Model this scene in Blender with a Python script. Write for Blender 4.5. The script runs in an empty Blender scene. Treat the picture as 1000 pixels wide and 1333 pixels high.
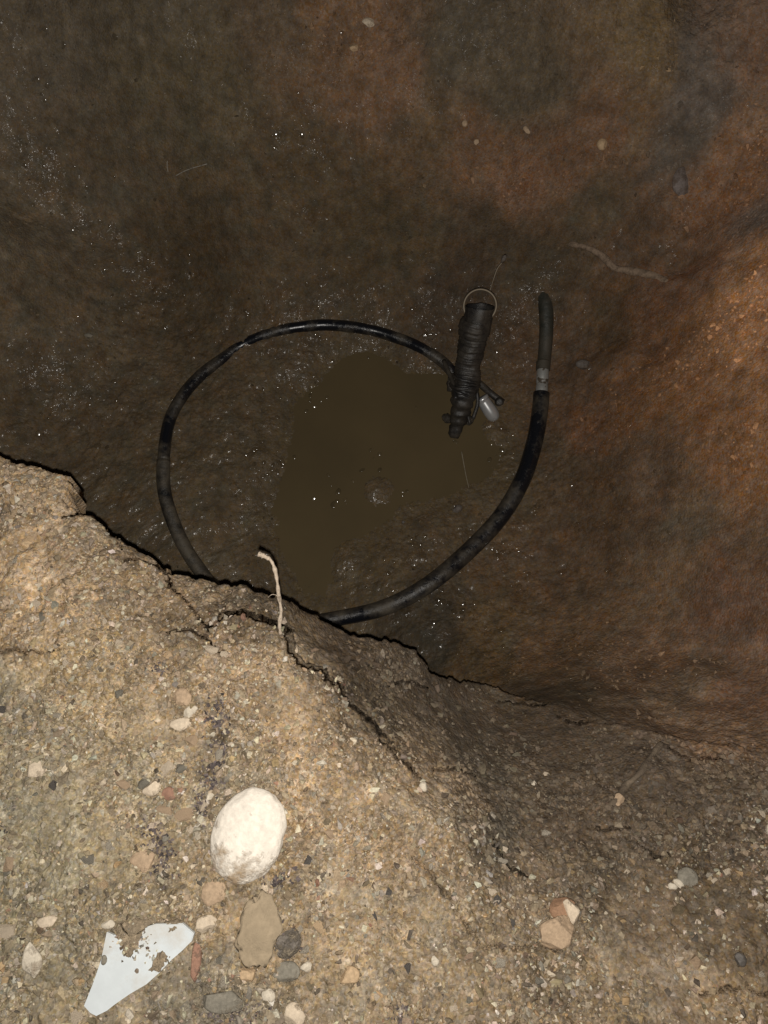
import bpy, bmesh, math, random
import numpy as np
from mathutils import Vector, Matrix, Quaternion

random.seed(7); RNG = np.random.default_rng(7)
sc = bpy.context.scene
C = sc.collection

# ------------------------------------------------------------------ camera
CAM_H, TILT, F = 0.82, math.radians(18), 1000.0          # F: focal length in photo pixels
cd = bpy.data.cameras.new('camera'); cam = bpy.data.objects.new('camera', cd); C.objects.link(cam)
cam.location = (0, 0, CAM_H); cam.rotation_euler = (TILT, 0, 0)
cd.sensor_fit = 'VERTICAL'; cd.sensor_height = 36; cd.lens = 27; cd.clip_start = 0.01; cd.clip_end = 60
sc.camera = cam

# ------------------------------------------------------------------ night sky, almost black
w = bpy.data.worlds.new('World'); sc.world = w; w.use_nodes = True
nt = w.node_tree; bg = nt.nodes['Background']
sky = nt.nodes.new('ShaderNodeTexSky'); sky.sky_type = 'NISHITA'; sky.sun_disc = False
sky.sun_elevation = math.radians(8); sky.sun_rotation = math.radians(70)
nt.links.new(sky.outputs[0], bg.inputs[0]); bg.inputs[1].default_value = 0.003

# ------------------------------------------------------------------ the flash of the phone that took the picture: a real lit lamp of the place,
# a few millimetres wide, just beside the lens
ld = bpy.data.lights.new('phone_flash', 'POINT'); ld.energy = 36.5; ld.shadow_soft_size = 0.0035
ld.color = (1.0, 0.955, 0.89)
flash = bpy.data.objects.new('phone_flash', ld); C.objects.link(flash)
flash.location = Vector((0, 0, CAM_H)) + Matrix.Rotation(TILT, 3, 'X') @ Vector((-0.001, -0.0155, 0.0))

sc.view_settings.view_transform = 'Standard'; sc.view_settings.look = 'None'
sc.view_settings.gamma = 1; sc.view_settings.exposure = 0.0; sc.view_settings.use_curve_mapping = False
sc.cycles.max_bounces = 5; sc.cycles.sample_clamp_indirect = 4

# ------------------------------------------------------------------ picture <-> place
ct, st = math.cos(TILT), math.sin(TILT)
def rays(uv):
    uv = np.atleast_2d(np.asarray(uv, float))
    dx = (uv[:, 0] - 500) / F; dy = (666.5 - uv[:, 1]) / F
    return np.stack([dx, dy * ct + st, dy * st - ct], 1)      # world direction, depth 1
def P(u, v, z):
    d = rays([(u, v)])[0]; t = (z - CAM_H) / d[2]
    return Vector((d[0] * t, d[1] * t, z))
def XY(lst):                                                # [(u,v,z)] -> world xy
    return np.array([P(*a)[:2] for a in lst])

# ------------------------------------------------------------------ noise
def _h(ix, iy, s):
    n = (ix.astype(np.int64) * 374761393 + iy.astype(np.int64) * 668265263 + int(s) * 2246822519) & 0xffffffff
    n = ((n ^ (n >> 13)) * 1274126177) & 0xffffffff
    n = ((n ^ (n >> 16)) * 2246822519) & 0xffffffff
    return ((n ^ (n >> 15)) & 0xffffff) / float(0xffffff)
def perlin(x, y, s=0):
    ix = np.floor(x); iy = np.floor(y); fx = x - ix; fy = y - iy
    u = fx * fx * fx * (fx * (fx * 6 - 15) + 10); v = fy * fy * fy * (fy * (fy * 6 - 15) + 10)
    def g(a, b):
        t = _h(ix + a, iy + b, s) * 2 * math.pi
        return np.cos(t) * (fx - a) + np.sin(t) * (fy - b)
    return ((g(0, 0) * (1 - u) + g(1, 0) * u) * (1 - v) + (g(0, 1) * (1 - u) + g(1, 1) * u) * v) * 1.5
def fbm(x, y, f, o=4, s=0, gain=.5):
    r = 0; a = 1
    for k in range(o):
        r = r + a * perlin(x * f + 17.3 * k, y * f - 9.1 * k, s + k); f *= 2.03; a *= gain
    return r
def perlin3(x, y, z, s=0):
    x, y, z = [np.asarray(a, np.float32) for a in (x, y, z)]
    ix = np.floor(x); iy = np.floor(y); iz = np.floor(z); fx = x - ix; fy = y - iy; fz = z - iz
    ix = ix.astype(np.uint32); iy = iy.astype(np.uint32); iz = iz.astype(np.uint32)
    u, v, w_ = [f * f * f * (f * (f * 6 - 15) + 10) for f in (fx, fy, fz)]
    def g(a, b, c):
        n = (ix + np.uint32(a)) * np.uint32(374761393) + (iy + np.uint32(b)) * np.uint32(668265263) + (iz + np.uint32(c)) * np.uint32(2147483647 - 5871) + np.uint32((s * 2246822519) & 0xffffffff)
        n = (n ^ (n >> 13)) * np.uint32(1274126177); n = (n ^ (n >> 16)) * np.uint32(2246822519); n = n ^ (n >> 15)
        gx_ = (n & 255).astype(np.float32) / 127.5 - 1; gy_ = ((n >> 8) & 255).astype(np.float32) / 127.5 - 1; gz_ = ((n >> 16) & 255).astype(np.float32) / 127.5 - 1
        return gx_ * (fx - a) + gy_ * (fy - b) + gz_ * (fz - c)
    def l(a, b, t): return a + (b - a) * t
    return l(l(l(g(0, 0, 0), g(1, 0, 0), u), l(g(0, 1, 0), g(1, 1, 0), u), v), l(l(g(0, 0, 1), g(1, 0, 1), u), l(g(0, 1, 1), g(1, 1, 1), u), v), w_) * 1.35
def fbm3(x, y, z, f, o=4, s=0, gain=.5):
    r = 0; a = 1
    for k in range(o):
        r = r + a * perlin3(x * f + 17.3 * k + 500, y * f - 9.1 * k + 500, z * f + 5.7 * k + 500, s + k); f *= 2.03; a *= gain
    return r.astype(float)
def worley(x, y, f, s=0):
    x = x * f; y = y * f; ix = np.floor(x); iy = np.floor(y)
    d1 = np.full(x.shape, 9.); d2 = np.full(x.shape, 9.); rid = np.zeros(x.shape)
    for a in (-1, 0, 1):
        for b in (-1, 0, 1):
            px = ix + a + .1 + .8 * _h(ix + a, iy + b, s); py = iy + b + .1 + .8 * _h(ix + a, iy + b, s + 1)
            d = np.hypot(x - px, y - py); r = _h(ix + a, iy + b, s + 2)
            n = d < d1; d2 = np.where(n, d1, np.minimum(d2, d)); rid = np.where(n, r, rid); d1 = np.where(n, d, d1)
    return d1, d2, rid
def sst(a, b, x):
    t = np.clip((x - a) / (b - a), 0, 1); return t * t * (3 - 2 * t)

# ------------------------------------------------------------------ the lie of the land (thin-plate surfaces through surveyed points)
WZ = -.5540                                          # level of the standing water
class TPS:
    def __init__(s, pts, lam=2e-4):
        p = np.array(pts, float); s.c = p[:, :2]; n = len(p)
        K = s.k(np.hypot(*(s.c[:, None] - s.c[None]).transpose(2, 0, 1))) + lam * np.eye(n)
        Q = np.c_[np.ones(n), s.c]; A = np.block([[K, Q], [Q.T, np.zeros((3, 3))]])
        s.w = np.linalg.solve(A, np.r_[p[:, 2], 0, 0, 0])
    def k(s, r): return np.where(r > 1e-9, r * r * np.log(np.maximum(r, 1e-9)), 0)
    def __call__(s, x, y):
        o = np.full(x.shape, s.w[-3]) + s.w[-2] * x + s.w[-1] * y
        for (a, b), q in zip(s.c, s.w): 
            r2 = (x - a) ** 2 + (y - b) ** 2 + 1e-12
            o += q * .5 * r2 * np.log(r2)
        return o
def pts(l): return [tuple(P(u, v, z)[:2]) + (z,) for u, v, z in l]

right = [(720, 915, -.235), (760, 960, -.185), (850, 960, -.155), (1000, 985, -.09), (1150, 1000, -.05), (750, 1020, -.13), (900, 1090, -.06),
         (1000, 1100, -.03), (700, 1110, -.07), (1100, 1200, 0), (800, 1200, -.03)]
pit_pts = pts([(450, 600, -.565), (520, 520, -.566), (420, 690, -.562), (600, 600, -.562), (560, 560, -.566), (430, 520, -.562), (400, 600, -.563), (470, 465, -.558), (365, 660, -.559), (560, 490, -.560), (630, 600, -.562), (390, 560, -.560), (325, 620, -.537), (300, 520, -.528),
               (230, 600, -.515), (430, 440, -.528), (560, 470, -.54), (650, 500, -.545), (680, 640, -.532), (640, 760, -.52),
               (560, 800, -.51), (480, 750, -.54), (400, 740, -.558), (380, 700, -.558), (300, 700, -.53), (250, 740, -.515), (350, 780, -.53),
               (620, 690, -.54), (500, 670, -.553), (100, 480, -.475), (0, 480, -.42), (-200, 480, -.25), (100, 300, -.40), (0, 250, -.32), (100, 100, -.22), (0, 0, -.13),
               (-150, 250, -.15), (250, 330, -.45), (500, 340, -.44), (500, 200, -.27), (300, 180, -.26), (500, 80, -.17), (500, 0, -.11), (250, 0, -.11), (500, -60, -.06), (200, -60, -.06), (800, -60, -.05),
               (620, 340, -.44), (620, 200, -.26), (740, 450, -.50), (800, 360, -.40), (900, 300, -.30), (1000, 250, -.20), (1000, 450, -.20),
               (900, 500, -.31), (820, 600, -.41), (1000, 650, -.20), (900, 700, -.31), (770, 750, -.46), (715, 830, -.44), (850, 850, -.33),
               (1000, 850, -.20), (640, 905, -.36), (700, 880, -.36), (700, 100, -.16), (850, 100, -.15), (1000, 50, -.10), (750, 220, -.30), (900, 0, -.10), (1000, 0, -.07),
               (1100, 500, -.08), (1150, 800, -.05), (1150, 250, -.05), (100, 800, -.5), (250, 950, -.5), (400, 1000, -.5), (0, 620, -.45),
               (520, 980, -.45), (-200, 700, -.4)] + right)
bank_pts = pts([(0, 600, -.02), (0, 800, 0), (0, 1000, 0), (0, 1333, 0), (250, 900, 0), (300, 1100, 0), (300, 1250, 0), (500, 1100, -.005), (500, 1333, 0),
                (300, 782, -.022), (290, 795, -.010), (320, 800, -.012), (350, 806, -.014), (380, 840, -.016), (398, 862, -.018), (425, 878, -.022), (360, 785, -.04), (400, 830, -.05), (450, 880, -.05), (430, 815, -.10), (540, 860, -.16), (600, 895, -.22), (640, 905, -.255), (560, 950, -.11),
                (600, 1010, -.09), (470, 990, -.01), (560, 1060, -.02), (500, 900, -.10), (640, 1060, -.075), (600, 1100, -.02), (680, 1170, -.03), (900, 1300, 0), (1000, 1333, .005), (800, 1290, 0),
                (85, 640, -.02), (200, 720, -.03), (240, 755, -.04), (150, 760, -.005), (370, 900, -.003), (300, 830, -.005), (240, 800, -.01), (-200, 600, 0), (-200, 1000, 0)] + right)
far = [(1.5 * math.cos(a), .4 + 1.5 * math.sin(a), 0) for a in np.linspace(0, 2 * math.pi, 13)[:-1]] + \
      [(4 * math.cos(a), .4 + 4 * math.sin(a), 0) for a in np.linspace(0, 2 * math.pi, 9)[:-1]]
pit_t = TPS(pit_pts + far); bank_t = TPS(bank_pts + far)

# the broken lip of the pavement, as a line on the ground
LIP = [(-900, 420, 0), (-300, 520, 0), (-60, 560, -.015), (0, 590, -.02), (22, 600, -.02), (45, 601, -.02), (70, 611, -.02), (92, 618, -.02), (90, 636, -.02), (84, 652, -.02), (100, 663, -.025), (128, 675, -.03), (150, 700, -.03),
       (180, 716, -.035), (205, 728, -.04), (225, 745, -.04), (262, 752, -.045), (285, 762, -.05), (320, 765, -.055), (350, 775, -.06), (385, 785, -.07), (430, 808, -.10),
       (460, 822, -.11), (500, 828, -.13), (545, 845, -.16), (565, 873, -.18), (600, 885, -.22), (640, 888, -.25), (680, 905, -.25), (720, 912, -.235), (760, 935, -.21), (850, 950, -.16), (1000, 980, -.1), (1150, 985, -.05), (1500, 900, 0)]
LIPW = XY(LIP)
BANK = np.vstack([LIPW, [[3, -1], [3, -6], [-6, -6], [-6, .3]]])
# ledge between the gravel and the damp shelf
L2 = XY([(272, 822, -.0), (280, 812, 0), (290, 803, 0), (310, 800, 0), (330, 806, 0), (366, 816, 0), (372, 842, 0), (385, 862, 0), (397, 869, 0), (415, 868, 0),
         (421, 882, 0), (440, 888, 0), (446, 908, 0), (490, 945, 0), (510, 970, 0), (543, 1009, -.01), (575, 1030, -.02), (612, 1060, -.03), (642, 1095, -.03), (665, 1130, -.03), (690, 1150, -.03)])

def seg(x, y, A, want=False):
    best = np.full(x.shape, 1e9); bt = np.zeros(x.shape); side = np.zeros(x.shape)
    for i in range(len(A) - 1):
        a, b = A[i], A[i + 1]; d = b - a; L2_ = d @ d + 1e-12
        t = np.clip(((x - a[0]) * d[0] + (y - a[1]) * d[1]) / L2_, 0, 1)
        q = (x - a[0] - t * d[0]) ** 2 + (y - a[1] - t * d[1]) ** 2
        n = q < best; best = np.where(n, q, best)
        if want:
            bt = np.where(n, (i + t) / (len(A) - 1), bt)
            side = np.where(n, np.sign(d[0] * (y - a[1]) - d[1] * (x - a[0])), side)
    return (np.sqrt(best), bt, side) if want else np.sqrt(best)
def inside(x, y, A):
    r = np.zeros(x.shape, bool); j = len(A) - 1
    for i in range(len(A)):
        xi, yi = A[i]; xj, yj = A[j]
        if abs(yi - yj) > 1e-12:
            r ^= ((yi > y) != (yj > y)) & (x < (xj - xi) * (y - yi) / (yj - yi) + xi)
        j = i
    return r

CR = [  # cracks: (width m, depth m, points in the picture)
    (.0012, .012, [(80, 674), (100, 668), (129, 672), (150, 700), (160, 716)]),
    (.0010, .010, [(159, 730), (180, 728), (198, 736), (214, 741), (222, 764), (246, 785), (264, 812), (274, 822)]),
    (.0013, .012, [(214, 825), (228, 820), (249, 821), (271, 833), (285, 850)]),
    (.0013, .012, [(446, 910), (470, 928), (490, 945), (494, 962), (524, 992), (543, 1009)]),
    (.0010, .006, [(563, 1002), (592, 1000), (619, 1009)]),
    (.0006, .003, [(533, 1116), (553, 1128), (570, 1150), (585, 1169), (599, 1193), (619, 1220), (626, 1230)]),
    (.0009, .0035, [(626, 1230), (667, 1231), (700, 1234), (731, 1238)]),
    (.0013, .008, [(640, 1091), (660, 1128), (672, 1131), (688, 1144)]),
    (.0008, .004, [(908, 1296), (932, 1290), (950, 1286), (972, 1288), (990, 1294), (1040, 1300)]),
    (.0008, .004, [(826, 1096), (840, 1106), (852, 1114), (866, 1114), (878, 1111)]),
    (.0018, .012, [(650, 912), (675, 915), (700, 917), (716, 915)]),
    (.0014, .009, [(724, 932), (738, 938), (752, 942), (776, 936)]),
    (.0012, .007, [(862, 967), (880, 980), (904, 991), (922, 986), (942, 988)]),
    (.0008, .005, [(772, 1074), (782, 1080), (800, 1078), (820, 1077)]),
    (.0012, .008, [(505, 892), (520, 888), (537, 886), (548, 892), (557, 896)]),
    (.0008, .006, [(0, 850), (20, 846), (50, 850), (80, 846)]),
]
CRW = []
def zguess(u, v):
    z = -.02
    for _ in range(6):
        p = P(u, v, z); z = float(bank_t(np.array([p.x]), np.array([p.y]))[0])
    return z
for wd, dp, l in CR: CRW.append((wd, dp, np.array([P(u, v, zguess(u, v))[:2] for u, v in l])))

# things that press into or rise from the ground: (u, v, z, radius m, height m)
BUMPS = [(170, 1222, 0, .022, .009), (195, 1215, 0, .022, .006), (340, 1210, 0, .030, .006), (745, 1200, -.03, .03, .006),
         (790, 1045, -.12, .03, .012), (835, 1000, -.14, .03, .015), (905, 880, -.28, .04, .022), (880, 940, -.2, .045, -.012), (335, 1120, 0, .05, .004),
         (490, 640, -.56, .05, .012), (450, 720, -.555, .05, .008), (640, 560, -.55, .05, .01), (390, 480, -.54, .06, .008),
         (345, 600, -.54, .05, .008), (560, 690, -.55, .05, .010), (850, 300, -.34, .05, .025), (900, 330, -.3, .04, -.02), (805, 470, -.44, .05, .015),
         (880, 420, -.3, .05, -.02), (760, 480, -.48, .03, .014), (720, 260, -.34, .07, .02), (650, 250, -.34, .07, .015)]
BUMPW = [(P(u, v, z), r, h) for u, v, z, r, h in BUMPS]

SMOOTHW = [(P(u, v, 0), r) for u, v, r in [(60, 1050, .032), (40, 1095, .022), (25, 1005, .024), (340, 1205, .028), (470, 1305, .03), (160, 1318, .03), (380, 930, .03), (65, 1280, .03), (560, 1190, .02), (240, 780, .02)]]
def Hbase(x, y):
    """smooth height, and how far inside the bank the point is"""
    wx = x + .0030 * fbm(x, y, 90, 4, 11) + .0025 * perlin(x * 22, y * 22, 5); wy = y + .0036 * fbm(x, y, 90, 4, 21) + .0025 * perlin(x * 22, y * 22, 6)
    d = seg(wx, wy, LIPW); s = np.where(inside(wx, wy, BANK), d, -d)
    hb = np.minimum(bank_t(x, y), .02); hp = np.minimum(pit_t(x, y), .02)
    k = sst(.0, .0018, s)
    hb = hb - .006 * np.exp(-np.maximum(s, 0) / .006) * sst(.05, .15, hb - hp)
    return hp * (1 - k) + hb * k, s, k
def Hfull(x, y, masks=False):
    x = np.asarray(x, float); y = np.asarray(y, float)
    h, s, k = Hbase(x, y)
    depth = -h
    low = sst(.03, .2, depth)                     # down in the pit
    hb = h.copy(); uu, vv = x, y; slp = sst(.05, .3, depth) * (1 - sst(.40, .5, depth))
    smooth = sst(.15, .55, fbm(x, y, 9, 3, 40) + .1)      # clayey patches
    for p_, r_ in SMOOTHW: smooth = np.maximum(smooth, np.exp(-(((x - p_.x) ** 2 + (y - p_.y) ** 2) / r_ ** 2) ** 2))
    n1 = fbm(x, y, 6, 4, 1); n2 = fbm3(x, y, hb, 28, 6, 2, .58)
    floor = sst(.40, .5, depth)
    h = h + n1 * .010 * (1 - .6 * floor) + n2 * (.0048 - .0010 * sst(.03, .1, depth) + .0012 * low * (1 - floor)) * (1 - .6 * np.exp(-((h - WZ) / .010) ** 2)) * (1 - .5 * slp)
    # gravel bedded in the soil: only on the bank
    gr = (1 - sst(.05, .20, depth)) * (1 - sst(.35, .6, y))
    for f, a, sd in ((55, .0044, 50), (115, .0030, 60), (240, .0016, 70)):
        d1, d2, rid = worley(uu + .3 / f * perlin(uu * f, vv * f, 3), vv, f, sd)
        dome = np.clip(1 - d1 * 1.5, 0, 1) ** .6 * (d2 - d1 > .06)
        h = h + a * dome * (rid > .45) * (rid - .2) * (gr * (1 - .75 * smooth) + .34 - .12 * slp)
    h = h + fbm3(x, y, hb, 130, 3, 8, .6) * (.0014 + .0006 * gr) * (1 - .45 * slp)
    # ledge line with an open seam beyond it
    wx = x + .0022 * perlin(x * 120, y * 120, 31) + .002 * perlin(x * 260, y * 260, 35); wy = y + .0022 * perlin(x * 120, y * 120, 32) + .002 * perlin(x * 260, y * 260, 36)
    d, t, side = seg(wx, wy, L2, True)
    far_side = side > 0                                # pit side of the line
    fade = sst(0, .02, t) * (1 - sst(.55, .85, t))
    gap = .0050 * (1 - sst(.2, .7, t)) + .0016 + .0012 * perlin(x * 60, y * 60, 39); crd = np.zeros(x.shape)
    h = h - k * fade * far_side * (.13 * (1 - sst(gap, gap + .0016, d)) * (1 - .6 * sst(.4, .8, t)) + .004 * (1 - sst(0, .03, d)))
    h = h + k * fade * (~far_side) * .004 * np.exp(-d / .02)
    crk = k * fade * far_side * (1 - sst(gap, gap + .0016, d)); crd += crk * .13 * (1 - .6 * sst(.4, .8, t)); 
    wx = x + .0024 * perlin(x * 120, y * 120, 33) + .0016 * perlin(x * 330, y * 400, 37); wy = y + .0024 * perlin(x * 120, y * 120, 34) + .0016 * perlin(x * 330, y * 400, 38)
    for wd, dp, A in CRW:
        m = (x > A[:, 0].min() - .05) & (x < A[:, 0].max() + .05) & (y > A[:, 1].min() - .05) & (y < A[:, 1].max() + .05)
        if not m.any(): continue
        d, t, side = seg(wx[m], wy[m], A, True)
        e = np.sin(np.pi * np.clip(t, 0, 1)) ** .4 * (.62 + .8 * perlin(t * 9, t * 0 + .5, int(dp * 1e4)))
        ww = wd * 1.05 * e
        c = 1 - sst(ww * .5, ww * .5 + .0012, d)
        h[m] -= dp * 6 * c * (ww > 0); crd[m] += dp * 6 * c * (ww > 0)  # cut far deeper than listed so the cracks read black
        h[m] += (side < 0) * .0025 * np.exp(-d / .012) * np.maximum(e, 0)
        if masks: crk[m] = np.maximum(crk[m], c * (ww > 0))
    for p, r, a in BUMPW:
        q = ((x - p.x) ** 2 + (y - p.y) ** 2) / (r * r); m = q < 1
        if m.any(): h[m] += a * (1 - q[m]) ** 2
    if masks: return h, s, k, depth, low, smooth, crk, floor, crd
    return h
def H1(x, y): return float(Hfull(np.array([x]), np.array([y]))[0])
def at(uvs):
    """where the lines of sight through these picture points meet the ground"""
    d = rays(uvs); ts = np.linspace(.5, 2.6, 320); n = len(d)
    X = d[:, :1] * ts; Y = d[:, 1:2] * ts; Z = CAM_H + d[:, 2:3] * ts
    G = Z - Hbase(X.ravel(), Y.ravel())[0].reshape(X.shape)
    out = []
    for i in range(n):
        j = np.argmax(G[i] < 0); j = j if G[i, j] < 0 else len(ts) - 1
        a, b = G[i, j - 1], G[i, j]; f = a / (a - b) if a != b else 0
        t = ts[j - 1] + f * (ts[j] - ts[j - 1]); out.append((d[i, 0] * t, d[i, 1] * t))
    out = np.array(out); z = Hfull(out[:, 0], out[:, 1])
    return [Vector((a, b, c)) for (a, b), c in zip(out, z)]
def dist(p): return (CAM_H - p.z) * ct + p.y * st          # depth along the view: metres per 1000 px

# ------------------------------------------------------------------ earth colours, surveyed the same way (albedo; wetness)
COLS = [  # u, v, r, g, b, wet
    (60, 640, .36, .25, .155, .0), (60, 760, .39, .275, .165, 0), (160, 720, .25, .175, .11, .1), (230, 780, .24, .18, .11, .1), (120, 900, .36, .28, .17, 0), (300, 880, .33, .245, .155, 0),
    (60, 1060, .27, .235, .16, .05), (45, 1100, .27, .235, .16, .05), (30, 1010, .28, .24, .165, 0), (150, 1020, .34, .275, .18, 0), (60, 1250, .27, .225, .15, .05), (300, 1000, .28, .225, .15, 0), (400, 1050, .32, .235, .145, 0), (450, 1200, .30, .235, .155, 0),
    (340, 1210, .28, .215, .13, 0), (300, 1310, .22, .19, .14, .05), (500, 1300, .28, .22, .145, 0), (520, 1060, .30, .225, .14, 0), (600, 1180, .26, .205, .135, 0), (400, 960, .31, .22, .135, 0),
    (700, 1250, .205, .16, .105, .0), (850, 1200, .185, .14, .094, .1), (950, 1180, .165, .12, .078, .1), (920, 1130, .14, .10, .068, .1), (870, 1250, .20, .15, .10, .1), (780, 1160, .16, .125, .085, .1), (960, 1300, .235, .165, .10, .05), (800, 1310, .22, .17, .11, .05), (680, 1180, .22, .17, .115, .1),
    (330, 785, .15, .108, .072, .25), (450, 860, .14, .105, .072, .25), (560, 900, .125, .098, .07, .25), (500, 930, .14, .11, .075, .2), (620, 1000, .135, .11, .08, .2), (650, 1080, .135, .115, .085, .2),
    (740, 1100, .135, .10, .07, .2), (600, 1020, .2, .15, .1, .1), (820, 1080, .14, .108, .076, .2), (950, 1080, .15, .115, .08, .2), (700, 960, .12, .09, .062, .3), (850, 1000, .13, .1, .072, .3), (950, 950, .13, .095, .07, .3), (720, 900, .12, .085, .058, .3),
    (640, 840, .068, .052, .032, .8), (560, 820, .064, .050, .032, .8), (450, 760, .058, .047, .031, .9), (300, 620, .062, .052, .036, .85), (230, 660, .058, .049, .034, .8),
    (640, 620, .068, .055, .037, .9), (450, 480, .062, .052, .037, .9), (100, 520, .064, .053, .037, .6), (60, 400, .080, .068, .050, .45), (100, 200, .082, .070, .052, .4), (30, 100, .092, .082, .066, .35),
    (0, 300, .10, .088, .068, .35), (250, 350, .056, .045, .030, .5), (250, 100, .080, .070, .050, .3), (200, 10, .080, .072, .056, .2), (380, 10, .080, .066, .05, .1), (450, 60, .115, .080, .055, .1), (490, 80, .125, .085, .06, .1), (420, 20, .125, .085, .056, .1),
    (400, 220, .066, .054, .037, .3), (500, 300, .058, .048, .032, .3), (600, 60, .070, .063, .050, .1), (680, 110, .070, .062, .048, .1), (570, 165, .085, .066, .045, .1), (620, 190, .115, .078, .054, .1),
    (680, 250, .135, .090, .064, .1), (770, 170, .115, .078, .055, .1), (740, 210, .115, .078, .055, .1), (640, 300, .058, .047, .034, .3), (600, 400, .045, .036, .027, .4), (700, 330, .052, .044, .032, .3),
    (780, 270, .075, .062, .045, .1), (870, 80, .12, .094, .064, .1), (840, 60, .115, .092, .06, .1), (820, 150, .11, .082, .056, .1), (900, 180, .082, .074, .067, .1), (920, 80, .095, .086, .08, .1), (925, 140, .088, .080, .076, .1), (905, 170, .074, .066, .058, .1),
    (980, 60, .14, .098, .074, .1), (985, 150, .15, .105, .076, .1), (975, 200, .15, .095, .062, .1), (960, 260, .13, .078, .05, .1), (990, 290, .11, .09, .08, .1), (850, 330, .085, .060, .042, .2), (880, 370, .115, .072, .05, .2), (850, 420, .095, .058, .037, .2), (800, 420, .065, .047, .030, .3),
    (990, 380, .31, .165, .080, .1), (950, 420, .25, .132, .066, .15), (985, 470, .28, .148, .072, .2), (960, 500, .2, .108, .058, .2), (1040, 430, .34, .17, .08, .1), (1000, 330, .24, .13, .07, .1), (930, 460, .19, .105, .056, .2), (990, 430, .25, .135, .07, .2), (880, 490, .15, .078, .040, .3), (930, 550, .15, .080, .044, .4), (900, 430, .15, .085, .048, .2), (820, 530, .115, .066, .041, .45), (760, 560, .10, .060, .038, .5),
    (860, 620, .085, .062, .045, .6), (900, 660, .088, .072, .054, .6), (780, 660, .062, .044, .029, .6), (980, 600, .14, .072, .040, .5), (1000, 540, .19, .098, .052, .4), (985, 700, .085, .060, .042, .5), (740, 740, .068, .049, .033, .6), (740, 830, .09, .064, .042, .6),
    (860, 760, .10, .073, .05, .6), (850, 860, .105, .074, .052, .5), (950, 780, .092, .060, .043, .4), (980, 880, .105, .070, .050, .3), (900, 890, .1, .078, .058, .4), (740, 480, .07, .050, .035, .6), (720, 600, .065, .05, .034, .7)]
cuv = [(a[0], a[1]) for a in COLS]; cp = at(cuv)
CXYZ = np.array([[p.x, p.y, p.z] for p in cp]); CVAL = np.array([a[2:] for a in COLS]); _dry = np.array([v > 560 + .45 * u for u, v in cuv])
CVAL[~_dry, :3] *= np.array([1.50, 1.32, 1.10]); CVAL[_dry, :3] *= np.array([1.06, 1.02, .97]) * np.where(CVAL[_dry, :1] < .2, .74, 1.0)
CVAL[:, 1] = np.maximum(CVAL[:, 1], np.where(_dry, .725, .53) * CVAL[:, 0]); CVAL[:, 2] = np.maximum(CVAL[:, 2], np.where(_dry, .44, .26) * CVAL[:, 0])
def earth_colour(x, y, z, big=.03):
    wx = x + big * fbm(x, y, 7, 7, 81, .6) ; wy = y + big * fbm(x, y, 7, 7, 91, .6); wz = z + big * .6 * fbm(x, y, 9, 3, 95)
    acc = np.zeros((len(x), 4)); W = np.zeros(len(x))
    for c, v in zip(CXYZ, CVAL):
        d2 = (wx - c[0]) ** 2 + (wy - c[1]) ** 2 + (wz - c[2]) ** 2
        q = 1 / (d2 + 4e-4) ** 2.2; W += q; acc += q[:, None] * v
    return acc / W[:, None]

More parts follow.
